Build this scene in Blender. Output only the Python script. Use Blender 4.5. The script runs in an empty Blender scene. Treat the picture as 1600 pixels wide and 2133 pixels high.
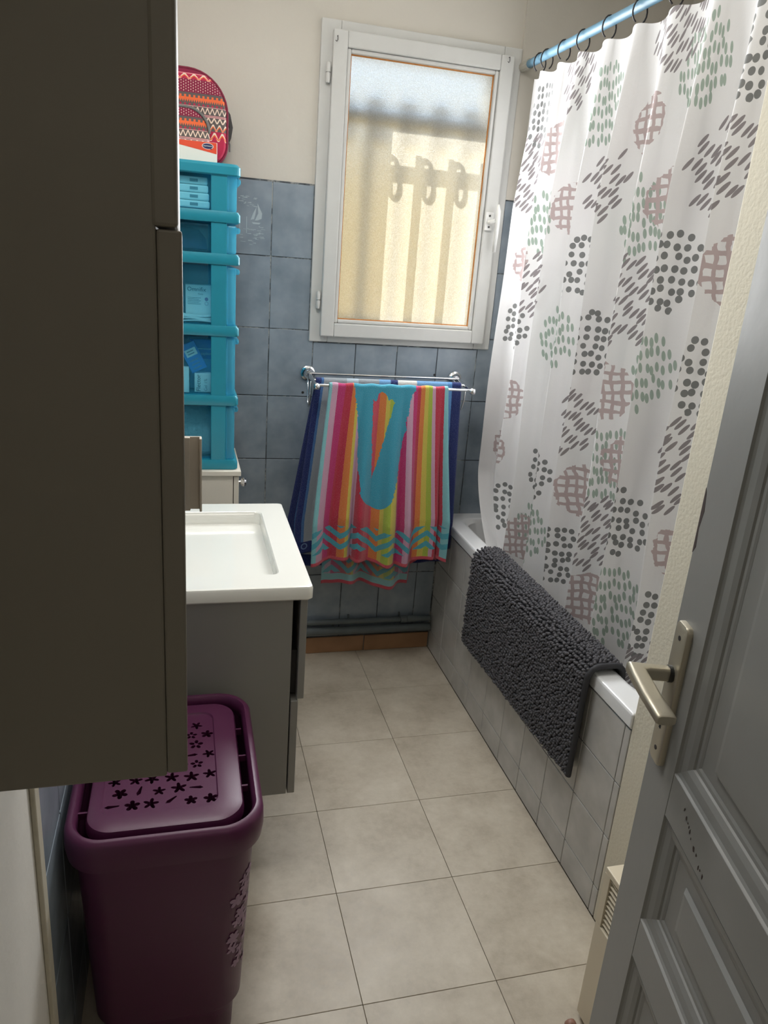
import bpy, bmesh, math, random
import numpy as np
from mathutils import Vector, Matrix
random.seed(7)
SC = bpy.context.scene
COL = SC.collection
PI = math.pi

# ------------------------------------------------------------------ camera
cd = bpy.data.cameras.new('camera')
cd.sensor_fit = 'HORIZONTAL'; cd.sensor_width = 36.0
cd.lens = 1560.846 / 1600 * 36; cd.clip_start = 0.01
cam = bpy.data.objects.new('camera', cd); COL.objects.link(cam)
_r = Vector((0.96665463, -0.24528306, 0.073587))
_d = Vector((-0.01021246, -0.32405047, -0.94598467))
_f = Vector((0.25587992, 0.91368896, -0.31574983))
cam.matrix_world = Matrix(((_r.x, -_d.x, -_f.x, 0), (_r.y, -_d.y, -_f.y, 0), (_r.z, -_d.z, -_f.z, 1.5), (0, 0, 0, 1)))
SC.camera = cam

# ------------------------------------------------------------------ light and exposure
W = bpy.data.worlds.new('world'); SC.world = W; W.use_nodes = True
bg = W.node_tree.nodes['Background']
bg.inputs[0].default_value = (0.62, 0.78, 1.0, 1); bg.inputs[1].default_value = 1.5

sl = bpy.data.lights.new('sun', 'SUN'); sl.energy = 5.6; sl.angle = 0.009; sl.color = (1, 0.93, 0.8)
sun = bpy.data.objects.new('sun', sl); COL.objects.link(sun); sun.location = (-1, 5, 5)
sun.rotation_euler = Vector((0.86, -1.0, -1.1)).to_track_quat('-Z', 'Y').to_euler()

def area(name, loc, direction, sx, sy, energy, color, spread=PI):
    l = bpy.data.lights.new(name, 'AREA'); l.shape = 'RECTANGLE'; l.size = sx; l.size_y = sy
    l.energy = energy; l.color = color; l.spread = spread
    o = bpy.data.objects.new(name, l); COL.objects.link(o); o.location = loc
    o.rotation_euler = Vector(direction).to_track_quat('-Z', 'Y').to_euler()
    return o
# daylight entering through the frosted window
area('window_daylight', (0.752, 2.545, 1.70), (0, -1, 0), 0.48, 0.78, 14.5, (0.97, 0.985, 1.0))
# unseen fill lights added under the bathroom ceiling and in the hallway behind
area('bathroom_fill_light', (0.15, 1.50, 2.46), (0, 0, -1), 0.35, 0.35, 8.0, (1.0, 0.98, 0.95))
area('hallway_fill_light', (0.2, -0.9, 2.40), (0, 0, -1), 0.4, 0.4, 2.5, (1.0, 0.93, 0.84))

SC.view_settings.view_transform = 'Standard'
try: SC.view_settings.look = 'None'
except Exception: pass
SC.view_settings.gamma = 1.0; SC.view_settings.use_curve_mapping = False
SC.view_settings.exposure = 0.45
SC.cycles.max_bounces = 7; SC.cycles.diffuse_bounces = 4; SC.cycles.transparent_max_bounces = 10
SC.cycles.use_adaptive_sampling = True; SC.cycles.adaptive_threshold = 0.06; SC.cycles.adaptive_min_samples = 20
SC.cycles.use_denoising = True; SC.cycles.blur_glossy = 0.5; SC.cycles.sample_clamp_indirect = 6.0

# ------------------------------------------------------------------ node helpers
def lin(c):
    return tuple(((v / 255) / 12.92 if v / 255 <= 0.04045 else ((v / 255 + 0.055) / 1.055) ** 2.4) for v in c) + (1.0,)

class Ex:
    """Scalar expression that writes Math nodes."""
    def __init__(s, nt, sock): s.nt = nt; s.k = sock
    def _m(s, op, *a):
        n = s.nt.nodes.new('ShaderNodeMath'); n.operation = op
        for i, v in enumerate((s,) + a):
            if isinstance(v, Ex): s.nt.links.new(v.k, n.inputs[i])
            else: n.inputs[i].default_value = v
        return Ex(s.nt, n.outputs[0])
    def _rev(s, op, v):
        n = s.nt.nodes.new('ShaderNodeMath'); n.operation = op
        n.inputs[0].default_value = v; s.nt.links.new(s.k, n.inputs[1])
        return Ex(s.nt, n.outputs[0])
    def __add__(s, o): return s._m('ADD', o)
    __radd__ = __add__
    def __sub__(s, o): return s._m('SUBTRACT', o)
    def __rsub__(s, o): return s._rev('SUBTRACT', o)
    def __mul__(s, o): return s._m('MULTIPLY', o)
    __rmul__ = __mul__
    def __truediv__(s, o): return s._m('DIVIDE', o)
    def __lt__(s, o): return s._m('LESS_THAN', o)
    def __gt__(s, o): return s._m('GREATER_THAN', o)
    def abs(s): return s._m('ABSOLUTE')
    def frac(s): return s._m('FRACT')
    def floor(s): return s._m('FLOOR')
    def min(s, o): return s._m('MINIMUM', o)
    def max(s, o): return s._m('MAXIMUM', o)
    def sin(s): return s._m('SINE')
    def pingpong(s, o): return s._m('PINGPONG', o)
    def AND(s, o): return s._m('MULTIPLY', o)
    def between(s, a, b): return (s > a) * (s < b)

class Mat:
    def __init__(s, name):
        s.m = bpy.data.materials.new(name); s.m.use_nodes = True; s.nt = s.m.node_tree
        s.b = s.nt.nodes['Principled BSDF']; s.out = s.nt.nodes['Material Output']
    def n(s, t, **k):
        n = s.nt.nodes.new(t)
        for a, v in k.items(): setattr(n, a, v)
        return n
    def L(s, a, b): s.nt.links.new(a, b)
    def coord(s, kind='Object'):
        return s.n('ShaderNodeTexCoord').outputs[kind]
    def xyz(s, sock):
        n = s.n('ShaderNodeSeparateXYZ'); s.L(sock, n.inputs[0])
        return [Ex(s.nt, o) for o in n.outputs]
    def comb(s, x, y, z=0.0):
        n = s.n('ShaderNodeCombineXYZ')
        for i, v in enumerate((x, y, z)):
            if isinstance(v, Ex): s.L(v.k, n.inputs[i])
            else: n.inputs[i].default_value = v
        return n.outputs[0]
    def noise(s, vec, scale, detail=3, rough=0.5):
        n = s.n('ShaderNodeTexNoise'); s.L(vec, n.inputs['Vector'])
        n.inputs['Scale'].default_value = scale; n.inputs['Detail'].default_value = detail
        n.inputs['Roughness'].default_value = rough
        return Ex(s.nt, n.outputs[0])
    def mix(s, fac, a, b):
        n = s.n('ShaderNodeMix', data_type='RGBA')
        for i, v in ((0, fac), (6, a), (7, b)):
            if isinstance(v, Ex): s.L(v.k, n.inputs[i])
            elif isinstance(v, bpy.types.NodeSocket): s.L(v, n.inputs[i])
            else: n.inputs[i].default_value = v
        return n.outputs[2]
    def ramp(s, fac, stops, interp='LINEAR'):
        n = s.n('ShaderNodeValToRGB'); cr = n.color_ramp; cr.interpolation = interp
        s.L(fac.k, n.inputs[0])
        while len(cr.elements) < len(stops): cr.elements.new(0.5)
        for e, (p, c) in zip(cr.elements, stops): e.position = p
        for e, (p, c) in zip(cr.elements, stops): e.color = c
        return n.outputs[0]
    def color(s, sock): s.L(sock, s.b.inputs['Base Color'])
    def bump(s, h, strength=0.3, dist=0.001):
        n = s.n('ShaderNodeBump'); n.inputs['Strength'].default_value = strength
        n.inputs['Distance'].default_value = dist
        s.L(h.k, n.inputs['Height']); s.L(n.outputs[0], s.b.inputs['Normal'])
        return n.outputs[0]

MATS = {}
def pm(name, rgb, rough=0.5, metal=0.0, var=0.06, scale=8.0, bump=0.0, bscale=200.0, coat=0.0, spec=None, per_object=0.0):
    """Procedural painted / plastic / metal surface: base colour, broad tone variation and fine relief."""
    if name in MATS: return MATS[name]
    M = Mat(name); c = lin(rgb); p = M.coord('Object')
    nz = M.noise(p, scale, 4)
    lo = tuple(v * (1 - var) for v in c[:3]) + (1,); hi = tuple(min(1, v * (1 + var)) for v in c[:3]) + (1,)
    col = M.mix(nz, lo, hi)
    if per_object:
        oi = M.n('ShaderNodeObjectInfo'); hsv = M.n('ShaderNodeHueSaturation')
        M.L(col, hsv.inputs['Color']); M.L((Ex(M.nt, oi.outputs['Random']) * per_object * 2 + (1 - per_object)).k, hsv.inputs['Value'])
        col = hsv.outputs[0]
    M.color(col)
    M.b.inputs['Roughness'].default_value = rough; M.b.inputs['Metallic'].default_value = metal
    if coat: M.b.inputs['Coat Weight'].default_value = coat; M.b.inputs['Coat Roughness'].default_value = 0.08
    if spec is not None: M.b.inputs['Specular IOR Level'].default_value = spec
    if bump: M.bump(M.noise(p, bscale, 3), bump, 0.002)
    MATS[name] = M.m
    return M.m

# ------------------------------------------------------------------ mesh helpers
ORG = {}
def finish(name, me, mat, parent=None, smooth=False, label=None):
    o = bpy.data.objects.new(name, me); COL.objects.link(o)
    if mat is not None: me.materials.append(mat)
    if smooth:
        for p in me.polygons: p.use_smooth = True
    if parent is not None: o.parent = parent
    if label: o['label'] = label
    return o

def wloc(o):
    l = Vector((0, 0, 0))
    while o is not None:
        l += o.location; o = o.parent
    return l

def obj(name, bm, mat, parent=None, smooth=False, label=None, origin=None, auto=None):
    """Link a bmesh given in world coordinates; its origin goes to `origin` (a top-level thing) or the parent's."""
    base = wloc(parent) if parent is not None else Vector(origin or (0, 0, 0))
    bmesh.ops.translate(bm, verts=bm.verts, vec=-base)
    bmesh.ops.recalc_face_normals(bm, faces=bm.faces)
    me = bpy.data.meshes.new(name); bm.to_mesh(me); bm.free()
    o = finish(name, me, mat, parent, smooth, label)
    if parent is None: o.location = base
    if auto is not None:
        me.shade_auto(auto) if hasattr(me, 'shade_auto') else None
        for p in me.polygons: p.use_smooth = True
        me.set_sharp_from_angle(angle=auto)
    return o

def tag(o, label, cat, group=None, kind=None):
    o['label'] = label; o['category'] = cat
    if group: o['group'] = group
    if kind: o['kind'] = kind
    return o

def thing(name, loc, label, cat, group=None, kind=None):
    o = bpy.data.objects.new(name, None); COL.objects.link(o); o.location = loc
    o.empty_display_size = 0.05
    return tag(o, label, cat, group, kind)

def add_box(bm, x0, x1, y0, y1, z0, z1, bev=0.0, seg=2, mat=None):
    r = bmesh.ops.create_cube(bm, size=1.0)
    vs = r['verts']
    for v in vs:
        v.co = Vector(((x0 + x1) / 2 + v.co.x * (x1 - x0), (y0 + y1) / 2 + v.co.y * (y1 - y0), (z0 + z1) / 2 + v.co.z * (z1 - z0)))
    if bev:
        es = list({e for v in vs for e in v.link_edges})
        r2 = bmesh.ops.bevel(bm, geom=es, offset=bev, segments=seg, affect='EDGES', profile=0.5)
        vs = list({v for f in r2['faces'] for v in f.verts} | {v for v in vs if v.is_valid})
    if mat is not None: bmesh.ops.transform(bm, matrix=mat, verts=[v for v in vs if v.is_valid])
    return vs
def box(*a, **k):
    bm = bmesh.new(); add_box(bm, *a, **k); return bm

def add_tube(bm, pts, r, n=10, cap=True, closed=False, taper=None):
    pts = [Vector(p) for p in pts]; rings = []; m = len(pts)
    up = None
    for i, p in enumerate(pts):
        if closed: t = (pts[(i + 1) % m] - pts[i - 1])
        else: t = pts[min(i + 1, m - 1)] - pts[max(i - 1, 0)]
        t.normalize()
        if up is None:
            a = Vector((0, 0, 1)) if abs(t.z) < 0.9 else Vector((1, 0, 0))
            up = (a - t * a.dot(t)).normalized()
        else: up = (up - t * up.dot(t)).normalized()
        s = t.cross(up); rr = r if taper is None else r * taper[i]
        rings.append([bm.verts.new(p + (up * math.cos(2 * PI * k / n) + s * math.sin(2 * PI * k / n)) * rr) for k in range(n)])
    for i in range(m if closed else m - 1):
        A, B = rings[i], rings[(i + 1) % m]
        for k in range(n): bm.faces.new((A[k], A[(k + 1) % n], B[(k + 1) % n], B[k]))
    if cap and not closed: bm.faces.new(rings[0][::-1]); bm.faces.new(rings[-1])
    return rings
def tube(*a, **k):
    bm = bmesh.new(); add_tube(bm, *a, **k); return bm

def rrect(hx, hy, r, n=6, bow=0.0):
    """Rounded rectangle outline (counter-clockwise)."""
    r = min(r, hx * 0.999, hy * 0.999); out = []
    for cx, cy, a0 in ((hx - r, hy - r, 0), (-hx + r, hy - r, PI / 2), (-hx + r, -hy + r, PI), (hx - r, -hy + r, 1.5 * PI)):
        for k in range(n + 1):
            a = a0 + PI / 2 * k / n
            out.append((cx + r * math.cos(a), cy + r * math.sin(a)))
    return out

def add_loft(bm, rings, cap0=True, cap1=True):
    R = [[bm.verts.new(p) for p in ring] for ring in rings]
    n = len(R[0])
    for A, B in zip(R, R[1:]):
        for k in range(n): bm.faces.new((A[k], A[(k + 1) % n], B[(k + 1) % n], B[k]))
    if cap0: bm.faces.new(R[0][::-1])
    if cap1: bm.faces.new(R[-1])
    return R

def add_prism(bm, poly, f, d0, d1):
    """Polygon (2-D) extruded; f(a,b,d) -> xyz."""
    A = [bm.verts.new(f(a, b, d0)) for a, b in poly]; B = [bm.verts.new(f(a, b, d1)) for a, b in poly]
    n = len(poly)
    for k in range(n): bm.faces.new((A[k], A[(k + 1) % n], B[(k + 1) % n], B[k]))
    bm.faces.new(A[::-1]); bm.faces.new(B)

def add_cyl(bm, p0, p1, r, n=16, r2=None):
    p0, p1 = Vector(p0), Vector(p1)
    add_tube(bm, [p0, p1], r, n, taper=[1, (r2 or r) / r])
def cyl(*a, **k):
    bm = bmesh.new(); add_cyl(bm, *a, **k); return bm

def lathe(prof, axis_p, axis_d, n=20):
    bm = bmesh.new(); d = Vector(axis_d).normalized(); a = Vector((0, 0, 1)) if abs(d.z) < .9 else Vector((1, 0, 0))
    u = d.cross(a).normalized(); w = d.cross(u); P = Vector(axis_p)
    add_loft(bm, [[P + d * h + (u * math.cos(2 * PI * k / n) + w * math.sin(2 * PI * k / n)) * max(r, 1e-4) for k in range(n)] for r, h in prof])
    return bm

def text_mesh(body, size, loc, rot, mat, name, parent, align='LEFT', spacing=1.0, shear=0.0):
    cu = bpy.data.curves.new(name, 'FONT'); cu.body = body; cu.size = size; cu.align_x = align
    cu.extrude = 0.00012; cu.space_character = spacing; cu.shear = shear; cu.resolution_u = 3
    t = bpy.data.objects.new(name, cu); COL.objects.link(t)
    dg = bpy.context.evaluated_depsgraph_get()
    me = bpy.data.meshes.new_from_object(t.evaluated_get(dg))
    bpy.data.objects.remove(t); bpy.data.curves.remove(cu)
    me.transform(Matrix.Translation(Vector(loc) - wloc(parent)) @ Matrix(rot).to_4x4())
    me.materials.clear()
    return finish(name, me, mat, parent)
FACE_CAM = ((1, 0, 0), (0, 0, -1), (0, 1, 0))      # text lying in a wall that faces -Y

def grid_mesh(P, uvs=None):
    """P: (nv, nu, 3) array -> bmesh quads; uvs: (nv, nu, 2)."""
    nv, nu = P.shape[:2]
    me = bpy.data.meshes.new('cloth')
    idx = np.arange(nv * nu).reshape(nv, nu)
    q = np.stack([idx[:-1, :-1], idx[:-1, 1:], idx[1:, 1:], idx[1:, :-1]], -1).reshape(-1, 4)
    me.from_pydata(P.reshape(-1, 3).tolist(), [], q.tolist())
    if uvs is not None:
        l = me.uv_layers.new(name='UVMap'); U = uvs.reshape(-1, 2)
        vi = np.empty(len(me.loops), dtype=np.int32); me.loops.foreach_get('vertex_index', vi)
        l.data.foreach_set('uv', U[vi].astype(np.float32).ravel())
    for p in me.polygons: p.use_smooth = True
    return me

# ------------------------------------------------------------------ surfaces
def plaster(name, rgb, rough=0.75, bump=0.25, sc=60):
    return pm(name, rgb, rough, var=0.05, scale=3.0, bump=bump, bscale=sc)
M_PLASTER = plaster('cream_plaster', (205, 200, 190))
M_PARTITION = plaster('cream_rough_plaster', (214, 208, 190), 0.8, 0.5, 140)
M_WHITEWALL = plaster('white_paint_wall', (224, 221, 214))
_g = Mat('uneven_grout'); _n = _g.noise(_g.coord('Object'), 14, 5, 0.7)
_g.color(_g.ramp(_n, [(0.40, lin((62, 66, 70))), (0.52, lin((92, 98, 102))), (0.62, lin((176, 176, 172)))])); _g.b.inputs['Roughness'].default_value = 0.95
M_GROUT = _g.m
M_GROUTL = pm('pale_grout', (120, 122, 122), 0.9, var=0.35, scale=40)

def tile_mat(name, a, b, rough=0.22):
    M = Mat(name); p = M.coord('Object'); oi = M.n('ShaderNodeObjectInfo')
    off = M.n('ShaderNodeVectorMath', operation='SCALE'); M.L(oi.outputs['Random'], off.inputs['Scale']); off.inputs[0].default_value = (37, 11, 23)
    ad = M.n('ShaderNodeVectorMath', operation='ADD'); M.L(p, ad.inputs[0]); M.L(off.outputs[0], ad.inputs[1])
    nz = M.noise(ad.outputs[0], 11, 3, 0.55)
    c = M.ramp(nz, [(0.3, lin(a)), (0.72, lin(b))])
    f = M.noise(ad.outputs[0], 240, 2)
    M.color(M.mix((f > 0.70) * 0.05, c, lin((235, 238, 240))))
    M.b.inputs['Roughness'].default_value = rough
    M.bump(M.noise(ad.outputs[0], 35, 2), 0.08, 0.002)
    return M.m
M_TILE = tile_mat('blue_grey_glazed_tile', (124, 136, 147), (149, 160, 170))
M_TILEG = tile_mat('grey_glazed_tile', (176, 175, 172), (198, 197, 194))
M_BROWN = tile_mat('brown_skirting_tile', (146, 108, 76), (164, 124, 90), 0.4)

def floor_mat():
    M = Mat('beige_vinyl_tile'); p = M.coord('Object'); oi = M.n('ShaderNodeObjectInfo')
    off = M.n('ShaderNodeVectorMath', operation='SCALE'); M.L(oi.outputs['Random'], off.inputs['Scale']); off.inputs[0].default_value = (61, 43, 23)
    ad = M.n('ShaderNodeVectorMath', operation='ADD'); M.L(p, ad.inputs[0]); M.L(off.outputs[0], ad.inputs[1])
    v = ad.outputs[0]
    big = M.noise(v, 7, 5, 0.6); fine = M.noise(v, 45, 4, 0.7)
    c = M.ramp(big * 0.7 + fine * 0.3, [(0.33, lin((166, 155, 138))), (0.5, lin((186, 176, 159))), (0.68, lin((201, 192, 176)))])
    x, y, z = M.xyz(v)
    scr = M.noise(M.comb(x * 14, y * 160), 1.0, 3, 0.6)
    c = M.mix((scr > 0.72) * 0.25, c, lin((214, 207, 194)))
    dot = M.noise(v, 60, 1)
    c = M.mix(dot > 0.865, c, lin((70, 62, 54)))
    M.color(c)
    M.b.inputs['Roughness'].default_value = 0.42
    M.L((fine * 0.2 + 0.34).k, M.b.inputs['Roughness'])
    M.bump(fine, 0.06, 0.002)
    return M.m
M_FLOOR = floor_mat()
M_SUB = pm('dark_floor_joint', (92, 84, 74), 0.9)

M_WIN = pm('aged_white_window_paint', (202, 202, 199), 0.45, var=0.05, scale=20, bump=0.15, bscale=40)
M_CER = pm('white_ceramic', (243, 242, 234), 0.12, var=0.01, coat=0.6)
M_TUB = pm('white_enamel', (232, 233, 234), 0.18, var=0.01, coat=0.5)
M_CHROME = pm('chrome', (225, 226, 228), 0.08, 1.0, var=0.02)
M_VAN = pm('grey_lacquer', (146, 145, 140), 0.38, var=0.04, scale=4)
M_VGAP = pm('dark_carcass', (42, 40, 39), 0.6)
M_CAB = pm('taupe_grey_lacquer', (120, 114, 101), 0.45, var=0.06, scale=3)
M_HANDLE = pm('light_taupe_metal', (228, 219, 206), 0.45)
M_DOOR = pm('grey_door_paint', (136, 136, 133), 0.42, var=0.06, scale=5, bump=0.2, bscale=30)
M_BRASS = pm('satin_nickel', (182, 175, 157), 0.36, 0.6, var=0.03)
M_BLACK = pm('black_plastic', (22, 22, 22), 0.5)
M_DARKHOLE = pm('dark_hole', (14, 13, 13), 0.9)
M_PURPLE = pm('purple_plastic', (84, 33, 68), 0.4, var=0.05, scale=30, bump=0.05, bscale=500)
M_PRINT = pm('pale_flower_print', (158, 128, 154), 0.5)
M_TEAL = pm('teal_plastic', (34, 138, 160), 0.32, var=0.05)
M_WCAB = pm('white_furniture_board', (226, 219, 205), 0.5, var=0.03)
M_HEAT = pm('cream_enamel_metal', (222, 211, 188), 0.4, var=0.02)
M_ROD = pm('blue_enamel_rod', (100, 138, 160), 0.45, var=0.04)
M_RODEND = pm('grey_ribbed_rod_end', (176, 172, 160), 0.5)
M_HOOK = pm('dark_metal_hook', (62, 60, 62), 0.35, 0.5)
M_PIPE = pm('grey_painted_pipe', (92, 100, 102), 0.5, var=0.2, scale=25, bump=0.4, bscale=60)
M_IRON = pm('dark_blue_iron', (40, 46, 66), 0.6)

# ------------------------------------------------------------------ room constants
XL, YB, ZC = -0.22, 2.633, 2.50
XT, YP = 0.966, 1.246          # tub front plane, partition edge
XR = 1.68
WX0, WX1, WZ0, WZ1 = 0.475, 1.03, 1.265, 2.145   # hole in the wall for the window
YO = 2.84                                         # outer face of the window wall

def struct(name, bm, mat, label, cat, origin=None):
    return tag(obj(name, bm, mat, origin=origin), label, cat, kind='structure')

# floor with its vinyl tiles
floor = struct('floor', box(-0.40, XR, -0.06, YB + 0.01, -0.06, -0.003), M_SUB, 'beige vinyl floor of large square tiles running to the bathtub', 'floor')
def shared_tile(name, w, h, t, bev, cache={}):
    k = (name, round(w, 4), round(h, 4), t)
    if k not in cache:
        bm = box(-w / 2, w / 2, -h / 2, h / 2, 0, t, bev=bev, seg=1)
        me = bpy.data.meshes.new(name); bm.to_mesh(me); bm.free(); cache[k] = me
    return cache[k]
def put(name, me, mat, parent, M4):
    if not me.materials: me.materials.append(mat)
    o = bpy.data.objects.new(name, me); COL.objects.link(o); o.parent = parent
    o.matrix_local = Matrix.Translation(-wloc(parent)) @ M4
    return o
xs = [-0.22, 0.048, 0.354, 0.660, 0.9655]; ys = [-0.05, 0.225, 0.527, 0.828, 1.129, 1.430, 1.727, 2.031, 2.332, 2.632]
for i in range(4):
    for j in range(9):
        w, h = xs[i + 1] - xs[i] - 0.0012, ys[j + 1] - ys[j] - 0.0012
        put('floor_tile', shared_tile('floor_tile', w, h, 0.003, 0.0006), M_FLOOR, floor,
            Matrix.Translation(((xs[i] + xs[i + 1]) / 2, (ys[j] + ys[j + 1]) / 2, -0.003)))

struct('ceiling', box(-0.4, XR + 0.1, -0.15, YO, ZC, ZC + 0.08), M_WHITEWALL, 'plain white bathroom ceiling', 'ceiling')

# back wall around the window opening
bm = bmesh.new()
add_box(bm, -0.32, WX0, YB, YO, 0, ZC); add_box(bm, WX1, XR + 0.1, YB, YO, 0, ZC)
add_box(bm, WX0, WX1, YB, YO, 0, WZ0); add_box(bm, WX0, WX1, YB, YO, WZ1, ZC)
wall_back = struct('wall_back', bm, M_PLASTER, 'cream plaster window wall with blue-grey tiles on its lower half', 'wall')
# mortar bed behind the tiles
TW = 0.1523
zrow = [0.072, 0.110, 0.340, 0.570, 0.800, 1.028, 1.258, 1.490, 1.718]
bm = bmesh.new()
add_box(bm, XL, 0.417, YB - 0.006, YB, 0.072, 1.722); add_box(bm, 0.417, 1.083, YB - 0.006, YB, 0.072, 1.222)
add_box(bm, 1.083, XR, YB - 0.006, YB, 0.072, 1.735)
obj('mortar_bed', bm, M_GROUT, wall_back)
boat_tile = None
RYZ = Matrix(((1, 0, 0, 0), (0, 0, -1, 0), (0, 1, 0, 0), (0, 0, 0, 1)))   # tile face towards -Y
k0 = -4
for j in range(len(zrow) - 1):
    for i in range(-4, 10):
        x0, x1 = 0.2805 + TW * i, 0.2805 + TW * (i + 1)
        z0, z1 = zrow[j], zrow[j + 1]
        x0, x1 = max(x0, XL + 0.002), min(x1, XR - 0.002)
        if x1 - x0 < 0.01: continue
        if z0 < 0.56 and x0 > 0.94: continue
        if z0 < 0.56: x1 = min(x1, 0.964)
        if z1 > 1.222 and x1 > 0.42 and x0 < 1.08:
            if z0 < 1.2: z1 = 1.2195 if (x0 > 0.40 and x1 < 1.083) else z1
            elif x0 < 0.40: x1 = 0.4165
            elif x1 > 1.083: x0 = 1.0845
            else: continue
        if x0 > 1.08 and j == 7: z1 = 1.733
        w, h = x1 - x0 - 0.0028, z1 - z0 - 0.0028
        if w < 0.008 or h < 0.008: continue
        o = put('tile', shared_tile('tile', w, h, 0.0085, 0.0012), M_TILE, wall_back,
                Matrix.Translation(((x0 + x1) / 2, YB, (z0 + z1) / 2)) @ RYZ)
        if i == -1 and j == 7: boat_tile = o; boat_m = Matrix.Translation(((x0 + x1) / 2, YB, (z0 + z1) / 2)) @ RYZ
# sailing-boat print on one tile
M_BOAT = pm('pale_boat_print', (176, 188, 194), 0.4)
def bx(cx, cy): return (0.2805 + ((340 + cx / 4.638) - 566) / 590, 1.716 - ((100 + cy / 4.638) - 378) / 687)
bm = bmesh.new(); fp = lambda a, b, d: (a, YB - 0.0085 - d, b)
for poly in ([(920, 1505), (962, 1600), (958, 1650), (925, 1668), (900, 1672), (928, 1600)], [(912, 1540), (905, 1600), (893, 1660), (862, 1668), (885, 1600)],
             [(872, 1690), (950, 1690), (938, 1706), (886, 1706)]):
    add_prism(bm, [bx(*p) for p in poly][::-1], fp, 0, 0.0003)
for k in range(46):
    cx, cy = random.choice([(random.uniform(745, 960), random.uniform(1730, 1930)), (random.uniform(745, 900), random.uniform(1440, 1560)), (random.uniform(870, 950), random.uniform(1710, 1860))])
    l = random.uniform(10, 46)
    add_prism(bm, [bx(cx, cy), bx(cx + l, cy + random.uniform(-4, 4)), bx(cx + l, cy + 5), bx(cx, cy + 3.5)][::-1], fp, 0, 0.0003)
for cx in (765, 825):
    add_prism(bm, [bx(cx, 1640), bx(cx + 5, 1640), bx(cx + 5, 1800), bx(cx, 1800)][::-1], fp, 0, 0.0003)
base = boat_m.inverted()
bmesh.ops.transform(bm, matrix=base, verts=bm.verts); bmesh.ops.recalc_face_normals(bm, faces=bm.faces)
me = bpy.data.meshes.new('boat_print'); bm.to_mesh(me); bm.free(); finish('boat_print', me, M_BOAT, boat_tile, label='pale sketch of a sailing boat on water')
# plaster step over the tub end and window surround
obj('plaster_step', box(1.083, XR, YB - 0.012, YB, 1.735, ZC), M_PLASTER, wall_back)

for x, z in ((0.404, 1.043), (0.886, 1.122)):
    obj('screw_hole', lathe([(0.0, 0.0), (0.0045, 0.0), (0.0045, 0.0008), (0.003, 0.001), (0.0, 0.0006)], (x, YB - 0.0085, z), (0, -1, 0), 12), M_HOOK, wall_back)
# skirting of brown tiles
bb = struct('baseboard_back', box(XL, 0.965, YB - 0.008, YB, 0, 0.07), M_GROUTL, 'brown tile skirting under the grey pipes', 'baseboard')
for x0, x1 in ((XL, 0.085), (0.087, 0.388), (0.390, 0.689), (0.6925, 0.962)):
    put('skirting_tile', shared_tile('skirting_tile', x1 - x0, 0.068, 0.013, 0.0015), M_BROWN, bb, Matrix.Translation(((x0 + x1) / 2, YB, 0.035)) @ RYZ)

# left wall
wall_left = struct('wall_left', box(XL - 0.1, XL, -0.06, YB, 0, ZC), M_WHITEWALL, 'white painted left wall with grey-blue tiles behind the bin', 'wall')
obj('mortar_bed', box(XL, XL + 0.004, 0.998, YB - 0.009, 0.0, 1.722), M_GROUT, wall_left)
RXZ = Matrix(((0, 0, 1, 0), (1, 0, 0, 0), (0, 1, 0, 0), (0, 0, 0, 1)))
zl = [0.0, 0.11, 0.335, 0.565, 0.795, 1.025, 1.255, 1.487, 1.718]
yl = [0.998 + 0.1475 * k for k in range(12)]
for j in range(8):
    for i in range(11):
        y0, y1 = yl[i], min(yl[i + 1], YB - 0.01)
        put('tile', shared_tile('tile', y1 - y0 - 0.0028, zl[j + 1] - zl[j] - 0.0028, 0.006, 0.0012), M_TILE, wall_left,
            Matrix.Translation((XL, (y0 + y1) / 2, (zl[j] + zl[j + 1]) / 2)) @ RXZ)
M_TRIM = pm('chipped_cream_trim', (196, 190, 172), 0.6, var=0.15, scale=40, bump=0.5, bscale=40)
struct('trim_1', box(XL, XL + 0.008, 0.968, 0.996, 0, ZC, bev=0.002), M_TRIM, 'chipped cream edge strip between white wall and tiles', 'trim')

# right wall behind the tub, partition at the foot of the tub
struct('wall_right', box(XR, XR + 0.1, -0.15, YO, 0, ZC), M_PLASTER, 'cream wall along the far side of the bathtub', 'wall')
struct('wall_partition', box(XT, XR, -0.05, YP, 0, ZC, bev=0.003), M_PARTITION, 'rough cream partition wall at the foot of the bathtub', 'wall')
# front wall with the doorway the photo was taken from, and the hallway behind it
bm = bmesh.new()
add_box(bm, -0.4, XL - 0.001, -0.15, -0.05, 0, ZC); add_box(bm, 0.52, XR, -0.15, -0.05, 0, ZC); add_box(bm, XL - 0.001, 0.52, -0.15, -0.05, 2.06, ZC)
struct('wall_front', bm, M_WHITEWALL, 'white wall around the open doorway', 'wall')
bm = bmesh.new()
add_box(bm, -1.1, -1.0, -1.8, -0.15, 0, ZC); add_box(bm, 1.68, 1.78, -1.8, -0.15, 0, ZC); add_box(bm, -1.1, 1.78, -1.9, -1.8, 0, ZC); add_box(bm, -1.1, -0.4, -0.15, -0.05, 0, ZC)
struct('wall_hallway', bm, M_WHITEWALL, 'white hallway walls outside the bathroom door', 'wall')
struct('floor_hallway', box(-1.1, 1.78, -1.9, -0.061, -0.06, 0.0), M_FLOOR, 'hallway floor outside the bathroom door', 'floor')
struct('ceiling_hallway', box(-1.1, 1.78, -1.9, -0.151, ZC, ZC + 0.08), M_WHITEWALL, 'hallway ceiling outside the bathroom door', 'ceiling')

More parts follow.
